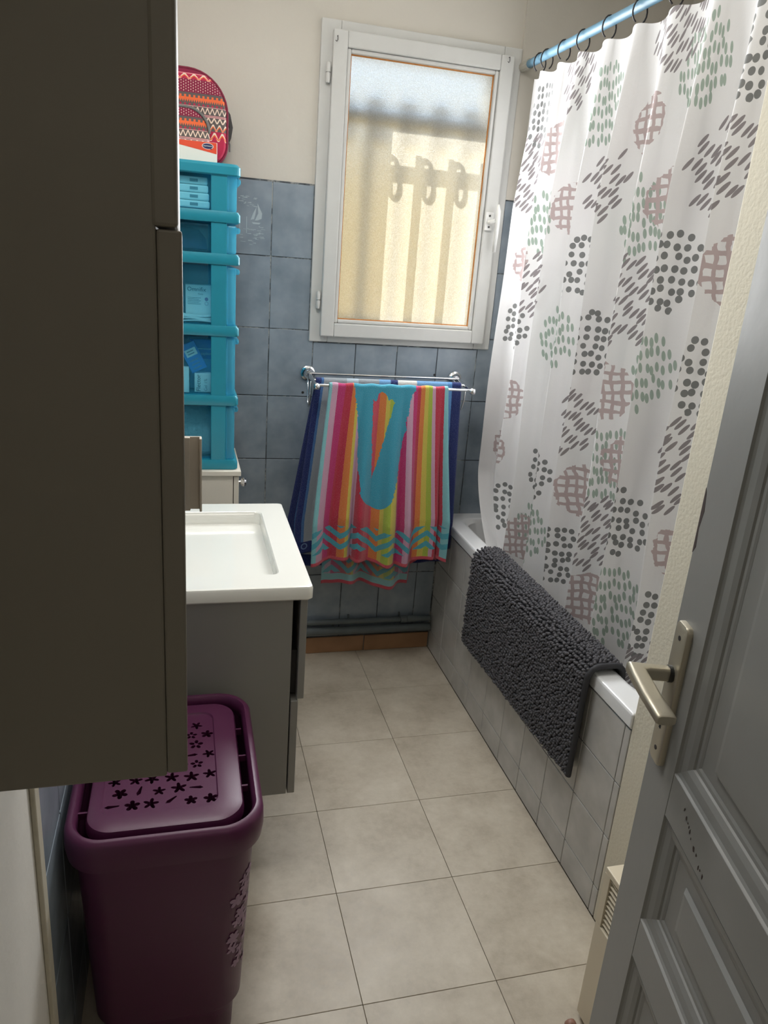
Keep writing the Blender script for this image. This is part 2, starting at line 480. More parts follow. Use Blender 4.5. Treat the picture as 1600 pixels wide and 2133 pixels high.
# ------------------------------------------------------------------ window
win = thing('window_1', (0.75, YB, 1.222), 'white casement window with frosted glass above the towel rack', 'window', kind='structure')
def frame(x0, x1, z0, z1, w, y0, y1, bev=0.003, wb=None, wt=None):
    wb = wb or w; wt = wt or w; bm = bmesh.new()
    for x, xx in ((x0, x0 + w), (x1 - w, x1)): add_box(bm, x, xx, y0, y1, z0, z1, bev=bev)
    add_box(bm, x0 + w, x1 - w, y0, y1, z0, z0 + wb, bev=bev); add_box(bm, x0 + w, x1 - w, y0, y1, z1 - wt, z1, bev=bev)
    return bm
obj('surround', frame(0.417, 1.083, 1.222, 2.192, 0.062, 2.617, 2.637), M_WIN, win)
obj('jamb', frame(0.474, 1.031, 1.264, 2.146, 0.02, 2.637, 2.70), M_WIN, win)
sash = obj('sash', frame(0.452, 1.050, 1.243, 2.163, 0.046, 2.596, 2.634, 0.004), M_WIN, win)
obj('glazing_bead', frame(0.4985, 1.0035, 1.2895, 2.1165, 0.0125, 2.604, 2.634, 0.004), M_WIN, sash)
M_PUTTY = pm('orange_brown_putty', (196, 128, 62), 0.6, var=0.4, scale=60)
obj('putty_seam', frame(0.5105, 0.9915, 1.3015, 2.1045, 0.004, 2.616, 2.62, 0.0), M_PUTTY, sash)
def glass_mats():
    A = Mat('frosted_glass'); nt = A.nt; p = A.coord('Object')
    sp0 = A.noise(p, 330, 2, 0.7); sp = ((sp0 - 0.5) * 3.2 + 0.55).max(0.0).min(1.0); sp2 = A.noise(p, 90, 3, 0.7)
    bmp = A.n('ShaderNodeBump'); bmp.inputs['Strength'].default_value = 0.55; bmp.inputs['Distance'].default_value = 0.0025
    A.L((sp * 0.7 + sp2 * 0.5).k, bmp.inputs['Height'])
    rf = A.n('ShaderNodeBsdfRefraction'); rf.inputs['IOR'].default_value = 1.35; rf.inputs['Roughness'].default_value = 0.58
    rf.inputs['Color'].default_value = (1, 0.98, 0.94, 1); A.L(bmp.outputs[0], rf.inputs['Normal'])
    tr = A.n('ShaderNodeBsdfTranslucent')
    A.L(A.mix(sp, lin((206, 200, 184)), lin((255, 254, 250))), tr.inputs['Color']); A.L(bmp.outputs[0], tr.inputs['Normal'])
    gl = A.n('ShaderNodeBsdfGlossy'); gl.inputs['Roughness'].default_value = 0.35
    m1 = A.n('ShaderNodeMixShader'); m1.inputs[0].default_value = 0.42; A.L(rf.outputs[0], m1.inputs[1]); A.L(tr.outputs[0], m1.inputs[2])
    m2 = A.n('ShaderNodeMixShader'); m2.inputs[0].default_value = 0.04; A.L(m1.outputs[0], m2.inputs[1]); A.L(gl.outputs[0], m2.inputs[2])
    A.L(m2.outputs[0], A.out.inputs[0])
    B = Mat('clear_glass_face'); t = B.n('ShaderNodeBsdfTransparent'); t.inputs[0].default_value = (0.96, 0.97, 0.95, 1)
    q = B.n('ShaderNodeTexCoord'); nz = B.noise(q.outputs['Object'], 20, 2)
    B.L(B.mix(nz, (0.93, 0.95, 0.93, 1), (0.98, 0.99, 0.98, 1)), t.inputs[0]); B.L(t.outputs[0], B.out.inputs[0])
    return A.m, B.m
MG_IN, MG_OUT = glass_mats()
bm = box(0.505, 0.997, 2.620, 2.624, 1.297, 2.109)
pane = obj('pane', bm, MG_OUT, sash)
pane.data.materials.append(MG_IN)
for f in pane.data.polygons:
    if f.normal.y < -0.5: f.material_index = 1
# handle, hinges, corner hooks
h = obj('window_handle', box(1.004, 1.034, 2.588, 2.596, 1.628, 1.688, bev=0.003), pm('white_enamel_handle', (230, 230, 228), 0.25), sash)
obj('lever', tube([(1.019, 2.592, 1.655), (1.019, 2.568, 1.655), (1.030, 2.560, 1.66)], 0.008, 10), MATS['white_enamel_handle'], h, auto=0.7)
bm = bmesh.new(); add_tube(bm, [(1.0345, 2.560, 1.712), (1.036, 2.556, 1.69), (1.037, 2.557, 1.64), (1.0385, 2.562, 1.560)], 0.0085, 10, taper=[0.45, 1.0, 1.0, 0.75])
obj('grip', bm, MATS['white_enamel_handle'], h, smooth=True)
for z in (1.64, 1.676): obj('screw', cyl((1.019, 2.5885, z), (1.019, 2.5865, z), 0.0035, 10), M_HOOK, h)
for z in (2.043, 1.362):
    hg = obj('hinge', lathe([(0.0, -0.03), (0.006, -0.028), (0.0075, -0.02), (0.0075, -0.0015), (0.005, -0.001), (0.005, 0.001), (0.0075, 0.0015), (0.0075, 0.02), (0.006, 0.028), (0.0, 0.03)], (0.441, 2.606, z), (0, 0, 1), 14), M_WIN, win, auto=0.7)
for x, z in ((0.463, 2.134), (1.028, 2.148)):
    obj('corner_hook', tube([(x, 2.596, z + 0.008), (x, 2.588, z + 0.008), (x, 2.586, z - 0.004), (x - 0.003, 2.585, z - 0.009), (x - 0.007, 2.585, z - 0.006)], 0.0012, 6), M_HOOK, win)

# iron grille in the outer reveal, neighbour wall and ground outside
gr = thing('window_grille', (0.75, 2.79, 1.16), 'dark iron scroll grille standing outside behind the frosted glass', 'grille')
for z in (1.275, 1.965): obj('grille_rail', box(WX0 - 0.012, WX1 + 0.012, 2.782, 2.798, z - 0.019, z + 0.019, bev=0.002), M_IRON, gr)
for k, x in enumerate((0.50, 0.618, 0.733, 0.848, 0.963)):
    br = obj('grille_bar', box(x - 0.010, x + 0.010, 2.782, 2.798, 1.20, 2.02, bev=0.002), M_IRON, gr)
    pts = [(x, 2.79, 1.985)]
    for i in range(9): a = PI - PI * i / 8; pts.append((x + 0.020 + 0.020 * math.cos(a), 2.79, 1.992 + 0.020 * math.sin(a)))
    for z, dx in ((1.968, 0.044), (1.945, 0.052), (1.925, 0.056)): pts.append((x + dx, 2.79, z))
    for i in range(1, 9): a = -PI * i / 8; pts.append((x + 0.039 + 0.017 * math.cos(a), 2.79, 1.915 + 0.026 * math.sin(a)))
    pts.append((x + 0.021, 2.79, 1.935)); pts.append((x + 0.020, 2.79, 1.952))
    obj('scroll', tube(pts, 0.0075, 8), M_IRON, br, smooth=True)
M_OUTW = pm('ochre_render', (226, 192, 132), 0.9, var=0.15, scale=2)
struct('wall_outside', box(-3.5, 6.0, 5.2, 5.4, -0.2, 2.30), M_OUTW, 'ochre garden wall seen dimly through the frosted glass', 'wall')
struct('ground_outside', box(-3.5, 6.0, YO, 5.2, -0.3, -0.2), pm('pale_gravel', (226, 200, 156), 0.9, var=0.1, scale=30), 'pale ground outside the window', 'ground')

# ------------------------------------------------------------------ pipes on the back wall
for z, y, r, lab in ((0.143, 2.606, 0.011, 'upper grey painted pipe along the tiles above the brown skirting'), (0.106, 2.601, 0.016, 'lower thicker grey painted pipe just above the brown skirting')):
    t = thing('water_pipe', (0.4, y, z), lab, 'pipe')
    obj('run', tube([(XL + 0.012, y, z + 0.004), (0.3, y, z + 0.003), (0.7, y, z), (0.958, y, z - 0.002)], r, 14), M_PIPE, t, auto=0.6)
    for x in (0.62, 0.83) if r < 0.012 else (0.56,):
        obj('clip', tube([(x, YB - 0.009, z + 0.022), (x, y, z + 0.003), (x + 0.001, YB - 0.009, z - 0.02)], 0.004, 6), M_PIPE, t)
    if r < 0.012: obj('elbow_joint', lathe([(0.0, -0.035), (0.014, -0.033), (0.0145, -0.008), (0.012, -0.005), (0.0145, 0.0), (0.0145, 0.03), (0.0, 0.032)], (0.865, y, z - 0.001), (1, 0, 0), 14), M_PIPE, t, auto=0.6)

# ------------------------------------------------------------------ bathtub
apron = struct('wall_apron', box(XT + 0.008, XT + 0.05, YP, YB - 0.009, 0, 0.545), M_GROUTL, 'grey tiled front of the bathtub', 'wall')
RXm = Matrix(((0, 0, -1, 0), (-1, 0, 0, 0), (0, 1, 0, 0), (0, 0, 0, 1)))
ya = [1.2475, 1.271, 1.423, 1.572, 1.720, 1.867, 2.015, 2.167, 2.320, 2.472, 2.623]; za = [0.0, 0.082, 0.235, 0.388, 0.541]
for i in range(10):
    for j in range(4):
        w, h = ya[i + 1] - ya[i] - 0.0024, za[j + 1] - za[j] - 0.0024
        put('tile', shared_tile('tile', w, h, 0.008, 0.0012), M_TILEG, apron, Matrix.Translation((XT + 0.008, (ya[i] + ya[i + 1]) / 2, (za[j] + za[j + 1]) / 2)) @ RXm)
tub = thing('bathtub', (1.31, 1.94, 0.05), 'white enamel bathtub behind the tiled front', 'bathtub')
cx, cy = (0.962 + XR - 0.003) / 2, (YP + 0.002 + YB - 0.010) / 2; hx, hy = (XR - 0.003 - 0.962) / 2, (YB - 0.010 - YP - 0.002) / 2
def ring(ix, iy, r, z): return [(cx + a, cy + b, z) for a, b in rrect(hx - ix, hy - iy, r, 8)]
bm = bmesh.new()
add_loft(bm, [ring(0.004, 0, 0.004, 0.5435), ring(0, 0, 0.004, 0.548), ring(0, 0, 0.004, 0.5765), ring(0.0006, 0, 0.004, 0.580), ring(0.0025, 0.001, 0.005, 0.583), ring(0.006, 0.002, 0.006, 0.5848), ring(0.009, 0.004, 0.008, 0.585), ring(0.011, 0.006, 0.008, 0.585), ring(0.054, 0.053, 0.05, 0.585), ring(0.056, 0.055, 0.05, 0.585), ring(0.064, 0.062, 0.06, 0.582), ring(0.072, 0.07, 0.07, 0.57),
              ring(0.09, 0.10, 0.10, 0.40), ring(0.11, 0.16, 0.12, 0.24), ring(0.15, 0.22, 0.12, 0.19)], cap0=False)
obj('tub_shell', bm, M_TUB, tub, auto=0.5)

# ------------------------------------------------------------------ bath mat over the rim
def mat_path():
    P = [(0.943, 0.292), (0.943, 0.42), (0.944, 0.56)]
    for i in range(1, 9): a = PI - PI / 2 * i / 8; P.append((0.976 + 0.032 * math.cos(a), 0.572 + 0.032 * math.sin(a)))
    P += [(1.0, 0.604)]
    for i in range(1, 7): a = PI / 2 - PI / 2 * i / 6; P.append((1.012 + 0.024 * math.cos(a), 0.580 + 0.024 * math.sin(a)))
    P += [(1.037, 0.55), (1.040, 0.51)]
    return P
MP = mat_path(); seg = [0.0]
for a, b in zip(MP, MP[1:]): seg.append(seg[-1] + math.dist(a, b))
ML = seg[-1]
def mat_pt(s, y):
    s = min(max(s, 0), ML - 1e-6)
    for k in range(len(seg) - 1):
        if seg[k + 1] >= s: break
    f = (s - seg[k]) / (seg[k + 1] - seg[k]); a, b = MP[k], MP[k + 1]
    x, z = a[0] + (b[0] - a[0]) * f, a[1] + (b[1] - a[1]) * f
    tx, tz = b[0] - a[0], b[1] - a[1]; l = math.hypot(tx, tz)
    nx, nz = -tz / l, tx / l
    drop = 0.030 * (y - 1.42) / 0.75 * max(0, 1 - s / 0.3) * -1       # far end of the hem hangs a little lower
    wave = 0.003 * math.sin(y * 23 + 1) * max(0, 1 - s / 0.25)
    return (x - abs(wave), z + drop), (nx, nz)
MY0, MY1 = 1.418, 2.185
mat_t = thing('bath_mat', (0.945, 1.8, 0.3), 'dark grey chenille bath mat hanging over the tub rim', 'bath mat')
M_CHEN = pm('charcoal_chenille', (80, 79, 83), 0.85, var=0.18, scale=90, bump=0.4, bscale=700)
M_BIND = pm('charcoal_binding', (50, 50, 54), 0.8, var=0.1, scale=60)
NS, NY = 40, 30
bm = bmesh.new(); G = []
for i in range(NS + 1):
    row = []
    for j in range(NY + 1):
        y = MY0 + (MY1 - MY0) * j / NY; (x, z), _n = mat_pt(ML * i / NS, y); row.append(bm.verts.new((x, y, z)))
    G.append(row)
for i in range(NS):
    for j in range(NY): bm.faces.new((G[i][j], G[i][j + 1], G[i + 1][j + 1], G[i + 1][j]))
bk = obj('backing', bm, M_BIND, mat_t, smooth=True)
md = bk.modifiers.new('thick', 'SOLIDIFY'); md.thickness = 0.005; md.offset = 0
bm = bmesh.new()
add_tube(bm, [(mat_pt(ML * i / 60, MY0)[0][0] - mat_pt(ML * i / 60, MY0)[1][0] * -0.003, MY0 - 0.002, mat_pt(ML * i / 60, MY0)[0][1] + mat_pt(ML * i / 60, MY0)[1][1] * 0.003) for i in range(61)], 0.0075, 10)
obj('edge_binding', bm, M_BIND, mat_t, smooth=True)
rng = np.random.default_rng(3)
V, F = [], []
def noodle(p, n, ln, r):
    bend = Vector(rng.normal(0, 0.42, 3)); bend.z -= 0.45
    d = Vector(n); q = Vector(p); nseg, m = 4, 6; base = len(V)
    ax = d.cross(Vector((0.3, 0.8, 0.5))).normalized()
    for i in range(nseg + 1):
        t = i / nseg; dd = (d + bend * (0.85 * t)).normalized()
        u = (ax - dd * ax.dot(dd)).normalized(); w = dd.cross(u)
        rr = r * (0.85, 0.95, 1.0, 0.97, 0.5)[i]
        for k in range(m):
            a = 2 * PI * k / m; V.append(q + (u * math.cos(a) + w * math.sin(a)) * rr)
        if i < nseg: q = q + dd * (ln * (0.30, 0.27, 0.25, 0.18)[i])
    for i in range(nseg):
        for k in range(m): F.append((base + i * m + k, base + i * m + (k + 1) % m, base + (i + 1) * m + (k + 1) % m, base + (i + 1) * m + k))
    F.append(tuple(base + nseg * m + k for k in range(m)))
ST = 0.0093
ny, ns = int((MY1 - MY0) / ST), int(ML / ST)
for i in range(ns + 1):
    for j in range(ny + 1):
        s = (i + 0.5) * ML / (ns + 1) + rng.normal(0, 0.0016); y = MY0 + 0.004 + (j + (0.5 if i % 2 else 0.0)) * ST + rng.normal(0, 0.0016)
        (x, z), (nx, nz) = mat_pt(s, y)
        noodle((x + nx * 0.001, y, z + nz * 0.001), Vector((nx, 0, nz)), rng.uniform(0.010, 0.0135), rng.uniform(0.0042, 0.0050))
me = bpy.data.meshes.new('pile'); off = wloc(mat_t)
me.from_pydata([tuple(v - off) for v in V], [], F)
pile = finish('pile', me, M_CHEN, mat_t, smooth=True); pile['kind'] = 'stuff'

# ------------------------------------------------------------------ curtain rod, hooks, curtain
rod = thing('curtain_rod', (1.09, 2.62, 2.14), 'blue enamelled rod across the tub carrying the shower curtain', 'curtain rod')
obj('rod_tube', tube([(1.09, 2.575, 2.14), (1.09, YP + 0.012, 2.14)], 0.0125, 20), M_ROD, rod, auto=0.6)
for a, b in ((2.6325 - 0.0125, 2.565), (YP + 0.0005, YP + 0.03)):
    n = 24; bm = bmesh.new()
    rr = [[(1.09 + (0.0152 + 0.0012 * (k % 2)) * math.cos(2 * PI * k / n), y, 2.14 + (0.0152 + 0.0012 * (k % 2)) * math.sin(2 * PI * k / n)) for k in range(n)] for y in (a, b)]
    add_loft(bm, rr); obj('ribbed_end', bm, M_RODEND, rod)

YT0, YT1, ZT, ZBOT = 2.525, 1.262, 2.098, 0.40
crest = [2.56, 2.455, 2.335, 2.205, 2.065, 1.915, 1.765, 1.605, 1.455, 1.305, 1.16]     # folds that swing towards the room
def fold_phase(y):
    for k in range(len(crest) - 1):
        if crest[k] >= y >= crest[k + 1]:
            return k + (crest[k] - y) / (crest[k] - crest[k + 1])
    return 0.0 if y > crest[0] else len(crest) - 1
NU, NV = 560, 150
P = np.zeros((NV, NU, 3)); UV = np.zeros((NV, NU, 2))
amps = [0.03, 0.045, 0.034, 0.05, 0.038, 0.052, 0.036, 0.05, 0.04, 0.045, 0.04]
for j in range(NU):
    y0 = YT0 + (YT1 - YT0) * j / (NU - 1); ph = fold_phase(y0); k = int(ph); f = ph - k
    am = 1.05 * amps[min(k, 10)] * (1 - f) + 1.05 * amps[min(k + 1, 10)] * f
    c = math.cos(2 * PI * ph); sh = math.copysign(abs(c) ** 0.75, c)
    sk = 0.022 * math.sin(2 * PI * ph)                       # folds lean over
    for i in range(NV):
        z = ZT + (ZBOT - ZT) * i / (NV - 1); d = (ZT - z) / (ZT - ZBOT)
        g = min(1, 0.25 + d * 3.2) * (1 - 0.15 * d)
        lean = 0.0
        P[i, j, 0] = 1.092 - am * sh * g * 0.85 + 0.006 * math.sin(z * 9 + y0 * 31) * d
        e = max(0, 1 - (YT0 - y0) / 0.30)
        tuck = max(0, (0.80 - z) / 0.30)
        P[i, j, 1] = y0 + sk * g + e * (0.10 * min(1, d * 1.35)) - e * 0.32 * min(1, tuck) ** 1.6 + 0.006 * math.sin(z * 7 + y0 * 17) * d
        P[i, j, 2] = z - (0.005 * (1 + math.cos(2 * PI * ph + PI)) * max(0, 1 - d * 8))
mid = NV // 2
arc = np.concatenate([[0], np.cumsum(np.linalg.norm(np.diff(P[mid], axis=0), axis=1))])
arc = arc * math.sqrt(abs(YT0 - YT1) / arc[-1])             # the print is read along the hung width
UV[:, :, 0] = arc[None, :]; UV[:, :, 1] = P[:, :, 2]
ymid = P[mid, :, 1]
def u_of(y): return float(arc[int(np.argmin(np.abs(ymid - y)))])
CL = {'D': [(1.438, 1.943), (2.466, 1.974), (1.595, 1.529), (2.057, 1.527), (2.412, 1.325), (1.914, 1.327), (1.419, 1.318), (2.368, 0.716), (2.104, 0.899), (1.902, 0.693), (1.602, 0.909), (1.423, 0.7)],
      'G': [(1.62, 1.955), (2.058, 1.939), (1.783, 1.641), (2.277, 1.655), (2.103, 1.319), (1.619, 1.299), (1.749, 1.022), (2.095, 0.699), (1.587, 0.678)],
      'S': [(1.76, 2.064), (2.216, 2.049), (1.487, 1.744), (1.941, 1.734), (1.765, 1.447), (1.928, 1.108), (1.457, 1.108), (1.752, 0.827), (1.447, 0.538), (2.467, 1.807), (2.282, 1.456)],
      'C': [(1.802, 1.864), (2.309, 1.86), (1.672, 1.69), (2.154, 1.691), (2.418, 1.533), (1.774, 1.219), (2.377, 1.087), (2.405, 0.902), (1.864, 0.911), (1.731, 0.631), (1.382, 0.906), (1.396, 1.538), (2.177, 0.651), (1.669, 1.044)]}
def curtain_mat():
    M = Mat('printed_curtain_fabric'); uv = M.coord('UV')
    def mask(vec, pts, r, wob=0.0):
        best = None
        for y, z in pts:
            n = M.n('ShaderNodeVectorMath', operation='DISTANCE'); M.L(vec, n.inputs[0]); n.inputs[1].default_value = (u_of(y), z, 0)
            e = Ex(M.nt, n.outputs['Value']); best = e if best is None else best.min(e)
        if wob: best = best + (M.noise(vec, 40, 2) - 0.5) * wob
        return best < r
    def cells(angle, cu, cv, rnd, thr, pts, r):
        ro = M.n('ShaderNodeVectorRotate', rotation_type='Z_AXIS'); ro.inputs['Angle'].default_value = angle; M.L(uv, ro.inputs['Vector'])
        nzv = M.noise(uv, 26, 1)
        ml = M.n('ShaderNodeVectorMath', operation='MULTIPLY'); M.L(ro.outputs[0], ml.inputs[0]); ml.inputs[1].default_value = (1 / cu, 1 / cv, 1)
        vo = M.n('ShaderNodeTexVoronoi', voronoi_dimensions='2D'); M.L(ml.outputs[0], vo.inputs['Vector']); vo.inputs['Scale'].default_value = 1.0; vo.inputs['Randomness'].default_value = rnd
        bk = M.n('ShaderNodeVectorMath', operation='MULTIPLY'); M.L(vo.outputs['Position'], bk.inputs[0]); bk.inputs[1].default_value = (cu, cv, 0)
        rb = M.n('ShaderNodeVectorRotate', rotation_type='Z_AXIS'); rb.inputs['Angle'].default_value = -angle; M.L(bk.outputs[0], rb.inputs['Vector'])
        return (Ex(M.nt, vo.outputs['Distance']) + (nzv - 0.5) * 0.12 < thr) * mask(rb.outputs[0], pts, r)
    D = cells(0.0, 0.0182, 0.0235, 0.5, 0.355, CL['D'], 0.092)
    G = cells(-0.16, 0.0102, 0.033, 0.5, 0.36, CL['G'], 0.105)
    S = cells(-1.02, 0.046, 0.0110, 0.5, 0.34, CL['S'], 0.112)
    x, y, z = M.xyz(uv)
    w1 = (M.noise(uv, 22, 2) - 0.5) * 0.022; w2 = (M.noise(uv, 19, 3) - 0.5) * 0.022
    a = ((x + y * 0.12 + w1) / 0.0205).pingpong(0.5) < 0.19
    b = ((y - x * 0.10 + w2) / 0.026).pingpong(0.5) < 0.19
    C = a.max(b) * mask(uv, CL['C'], 0.078, 0.03)
    c = M.mix(D, lin((232, 231, 231)), lin((124, 125, 124)))
    c = M.mix(G, c, lin((160, 175, 163))); c = M.mix(S, c, lin((142, 135, 137))); c = M.mix(C, c, lin((188, 171, 170)))
    M.color(c); M.b.inputs['Roughness'].default_value = 0.7
    t = M.n('ShaderNodeBsdfTranslucent'); M.L(c, t.inputs[0])
    nb = M.bump(M.noise(uv, 14, 5, 0.65), 0.35, 0.006)
    ms = M.n('ShaderNodeMixShader'); ms.inputs[0].default_value = 0.20
    M.L(M.b.outputs[0], ms.inputs[1]); M.L(t.outputs[0], ms.inputs[2]); M.L(ms.outputs[0], M.out.inputs[0])
    return M.m
me = grid_mesh(P, UV)
cur = finish('shower_curtain', me, curtain_mat())
tag(cur, 'white shower curtain printed with grey dots, green dashes and mauve grids', 'shower curtain')
ORD = ['first', 'second', 'third', 'fourth', 'fifth', 'sixth', 'seventh', 'eighth', 'ninth', 'tenth']
for k, y in enumerate((2.478, 2.428, 2.315, 2.200, 2.060, 1.915, 1.765, 1.615, 1.465, 1.33)):
    pts = []
    for i in range(15):
        a = math.radians(-62 + 300 * i / 14)
        rx, rz = 0.021, 0.031
        pts.append((1.087 - rx * math.cos(a), y + 0.004 * math.sin(a * 0.5), 2.1225 + rz * math.sin(a) * (1.0 if math.sin(a) > 0 else 0.8)))
    pts = [p for p in pts]
    o = obj('curtain_hook', tube(pts, 0.0021, 7), M_HOOK, smooth=True, origin=(1.09, y, 2.1))
    tag(o, f'dark metal curtain hook, {ORD[k]} along the blue rod from the window wall', 'curtain hook', 'hooks on the curtain rod')
# shower head resting on its wall holder, just showing above the curtain
sh = thing('hand_shower', (1.46, 2.61, 1.90), 'grey hand shower showing just above the curtain top', 'shower')
M_GREYP = pm('grey_chromed_plastic', (150, 148, 145), 0.25, 0.6)
obj('spray_head', lathe([(0.0, -0.022), (0.02, -0.02), (0.036, -0.006), (0.042, 0.006), (0.042, 0.014), (0.03, 0.018), (0.0, 0.018)], (1.40, 2.60, 2.105), (-0.8, -0.5, -0.15), 24), M_GREYP, sh, auto=0.6)
obj('neck', tube([(1.425, 2.612, 2.10), (1.45, 2.615, 2.06), (1.46, 2.612, 1.98), (1.46, 2.612, 1.90)], 0.011, 12), M_GREYP, sh, auto=0.6)
obj('wall_holder', box(1.445, 1.475, 2.600, 2.6215, 1.93, 1.97, bev=0.004), M_GREYP, sh)

# ------------------------------------------------------------------ towel rack and towels
rack = thing('towel_rack', (0.69, YB, 1.10), 'chrome towel rack with three bars under the window', 'towel rack')
for x in (0.418, 0.962):
    mt = obj('wall_mount', lathe([(0.0, 0.0), (0.026, 0.0), (0.027, 0.004), (0.025, 0.010), (0.020, 0.013), (0.0135, 0.020), (0.011, 0.03), (0.0, 0.031)], (x, YB - 0.0085, 1.113), (0, -1, 0), 28), M_CHROME, rack, auto=0.6)
    s = 1 if x > 0.7 else -1
    arm = obj('arm', tube([(x, 2.615, 1.113), (x, 2.58, 1.1125), (x, 2.425, 1.099)], 0.0075, 14, taper=[1.2, 1.15, 0.8]), M_CHROME, rack, auto=0.6)
    obj('end_cap', lathe([(0.0, -0.010), (0.0075, -0.0095), (0.0105, -0.006), (0.0115, 0.0), (0.0105, 0.008), (0.008, 0.010), (0.0, 0.011)], (x, 2.425, 1.099), (s, -0.35, 0), 18), M_CHROME, arm, auto=0.8)
    xo = x + s * 0.006
    obj('side_loop', tube([(xo, 2.575, 1.110), (xo, 2.567, 1.06), (xo, 2.560, 1.022), (xo, 2.545, 1.010), (xo, 2.53, 1.018), (xo, 2.515, 1.05), (xo, 2.505, 1.104)], 0.0028, 8), M_CHROME, arm, smooth=True)
for y, z, r in ((2.572, 1.118, 0.0042), (2.502, 1.107, 0.0048), (2.440, 1.1005, 0.0048)):
    obj('bar', tube([(0.418, y, z), (0.962, y, z)], r, 14), M_CHROME, rack, auto=0.6)

def towel(name, xa, xb, ybar, zbar, rbar, Lf, Lb, foldf, label, matf, fine=0.0045, spread=None, thick=0.004):
    Lt = Lf + Lb; nu = int((xb - xa) / fine) + 1; nv = int(Lt / fine) + 1
    P = np.zeros((nv, nu, 3)); UV = np.zeros((nv, nu, 2)); R = rbar + thick * 0.5 + 0.0015
    cap = PI * R
    for i in range(nv):
        s = -Lf + Lt * i / (nv - 1)          # s<0 front, s>0 back
        for j in range(nu):
            u = j / (nu - 1)
            lf = Lf
            if s < -cap / 2: d = -s - cap / 2; y, z = ybar - R, zbar - d; side = -1
            elif s > cap / 2: d = s - cap / 2; y, z = ybar + R, zbar - d; side = 1
            else:
                a = PI / 2 - s / R if False else None
                th = s / R; d = 0; y, z = ybar + R * math.sin(th), zbar + R * math.cos(th); side = 0
            dx, dy, dz = foldf(u, d, side, s)
            P[i, j] = (xa + (xb - xa) * u + dx, y + dy, z + dz); UV[i, j] = (u, s)
    me = grid_mesh(P, UV); o = finish(name, me, matf)
    m = o.modifiers.new('thick', 'SOLIDIFY'); m.thickness = thick; m.offset = 0
    return o

def stripes(M, u, stops):
    return M.ramp(u, [(p, lin(c)) for p, c in stops], 'CONSTANT')
MAG, CRI, ORA, LIM, YEL, PNK, TEA, LTE, RED, BRN = (192, 44, 112), (188, 42, 68), (216, 122, 54), (168, 188, 66), (206, 190, 78), (206, 160, 184), (58, 158, 184), (132, 196, 202), (206, 74, 92), (172, 84, 50)
LF, LB = 0.615, 0.735
def striped_mat():
    M = Mat('striped_terry_cloth'); uv = M.coord('UV'); u, s, _ = M.xyz(uv)
    nz = M.noise(M.comb(u * 0.45, s), 60, 3, 0.7) - 0.5; nb = M.noise(M.comb(u * 0.45, s * 0.35), 24, 2) - 0.5
    uu = u + nz * 0.006
    st = stripes(M, uu, [(0, LTE), (0.02, PNK), (0.07, MAG), (0.13, CRI), (0.19, ORA), (0.225, YEL), (0.245, PNK), (0.295, CRI), (0.37, RED), (0.42, ORA), (0.475, YEL), (0.51, LIM), (0.56, YEL), (0.60, MAG), (0.655, PNK), (0.70, MAG), (0.735, CRI), (0.765, ORA), (0.80, YEL), (0.83, LIM), (0.862, PNK), (0.89, CRI), (0.965, LTE)])
    d = 0.0 - s                                  # distance below the bar on the front
    # turquoise fork: two ragged arms that meet in a rounded foot
    ctr = (uu - 0.45).abs()
    outer = 0.120 + (0.38 - d) * 0.32
    body = (ctr + nz * 0.05 + nb * 0.05 < outer) * (d < 0.420 - ctr * ctr * 3.0)
    hole = ((uu - (0.405 + (0.32 - d) * 0.20)).abs() + nz * 0.04 < (0.32 - d) * 0.34) * (d > 0.045 + nb * 0.13)
    band = (d < 0.030 + nb * 0.16) * (u > 0.20) * (u < 0.72)
    turq = (body * (1 - hole)).max(band) * (s < 0.012)
    c = M.mix(turq, st, lin(TEA))
    # zigzag border near the hem, front and back
    af = d.max(s)                                # distance from the bar on either side
    lim = Ex(M.nt, (s > 0).k) * (LB - LF) + LF
    dist = lim - af                              # distance to the hem
    zz = dist - (uu * 3.9 + 0.2).pingpong(0.5) * 0.105
    chev = ((zz / 0.040).frac() < 0.52) * dist.between(0.042, 0.128)
    c = M.mix(chev, c, lin((74, 170, 188)))
    c = M.mix((s > 0) * dist.between(0.012, 0.038), c, lin(LTE))
    c = M.mix(((s > 0) * 0.18), c, lin((205, 214, 214)))
    c = M.mix(dist < 0.013, c, lin(RED))
    f = M.noise(M.comb(u * 0.45, s), 420, 2)
    c = M.mix(((f > 0.6) * 0.10), c, lin((235, 225, 225)))
    hs = M.n('ShaderNodeHueSaturation'); hs.inputs['Saturation'].default_value = 0.96; hs.inputs['Value'].default_value = 0.80; M.L(c, hs.inputs['Color']); c = hs.outputs[0]
    M.color(c); M.b.inputs['Roughness'].default_value = 0.95; M.b.inputs['Specular IOR Level'].default_value = 0.1
    M.b.inputs['Sheen Weight'].default_value = 0.25
    M.bump(M.noise(M.comb(u * 0.45, s), 330, 3, 0.7), 0.6, 0.004)
    return M.m
def fold_front(u, d, side, s):
    k = min(1, d / 0.45)
    fo = 0.040 * math.sin(u * 19 + 0.9) + 0.016 * math.sin(u * 37 + 2.0) + 0.012 * math.sin(u * 9)
    dx = (u - 0.5) * 0.075 * k + 0.006 * math.sin(u * 31) * k
    if side < 0: return dx - 0.012 * k, -(0.010 + abs(fo) * 0.9 + 0.006) * k - 0.025 * k * k, -0.012 * math.sin(u * 9 + 2.4) * k - 0.012 * u * k
    if side > 0:
        notch = -0.0
        if u > 0.74: notch = 0.075 + 0.02 * math.sin((u - 0.74) * 14)
        return (u - 0.5) * 0.02 * k + 0.02 * k, 0.5 * fo * k - 0.012 * k, notch * k + 0.012 * math.sin(u * 8) * k
    return 0, 0, 0.0015 * math.sin(u * 40)
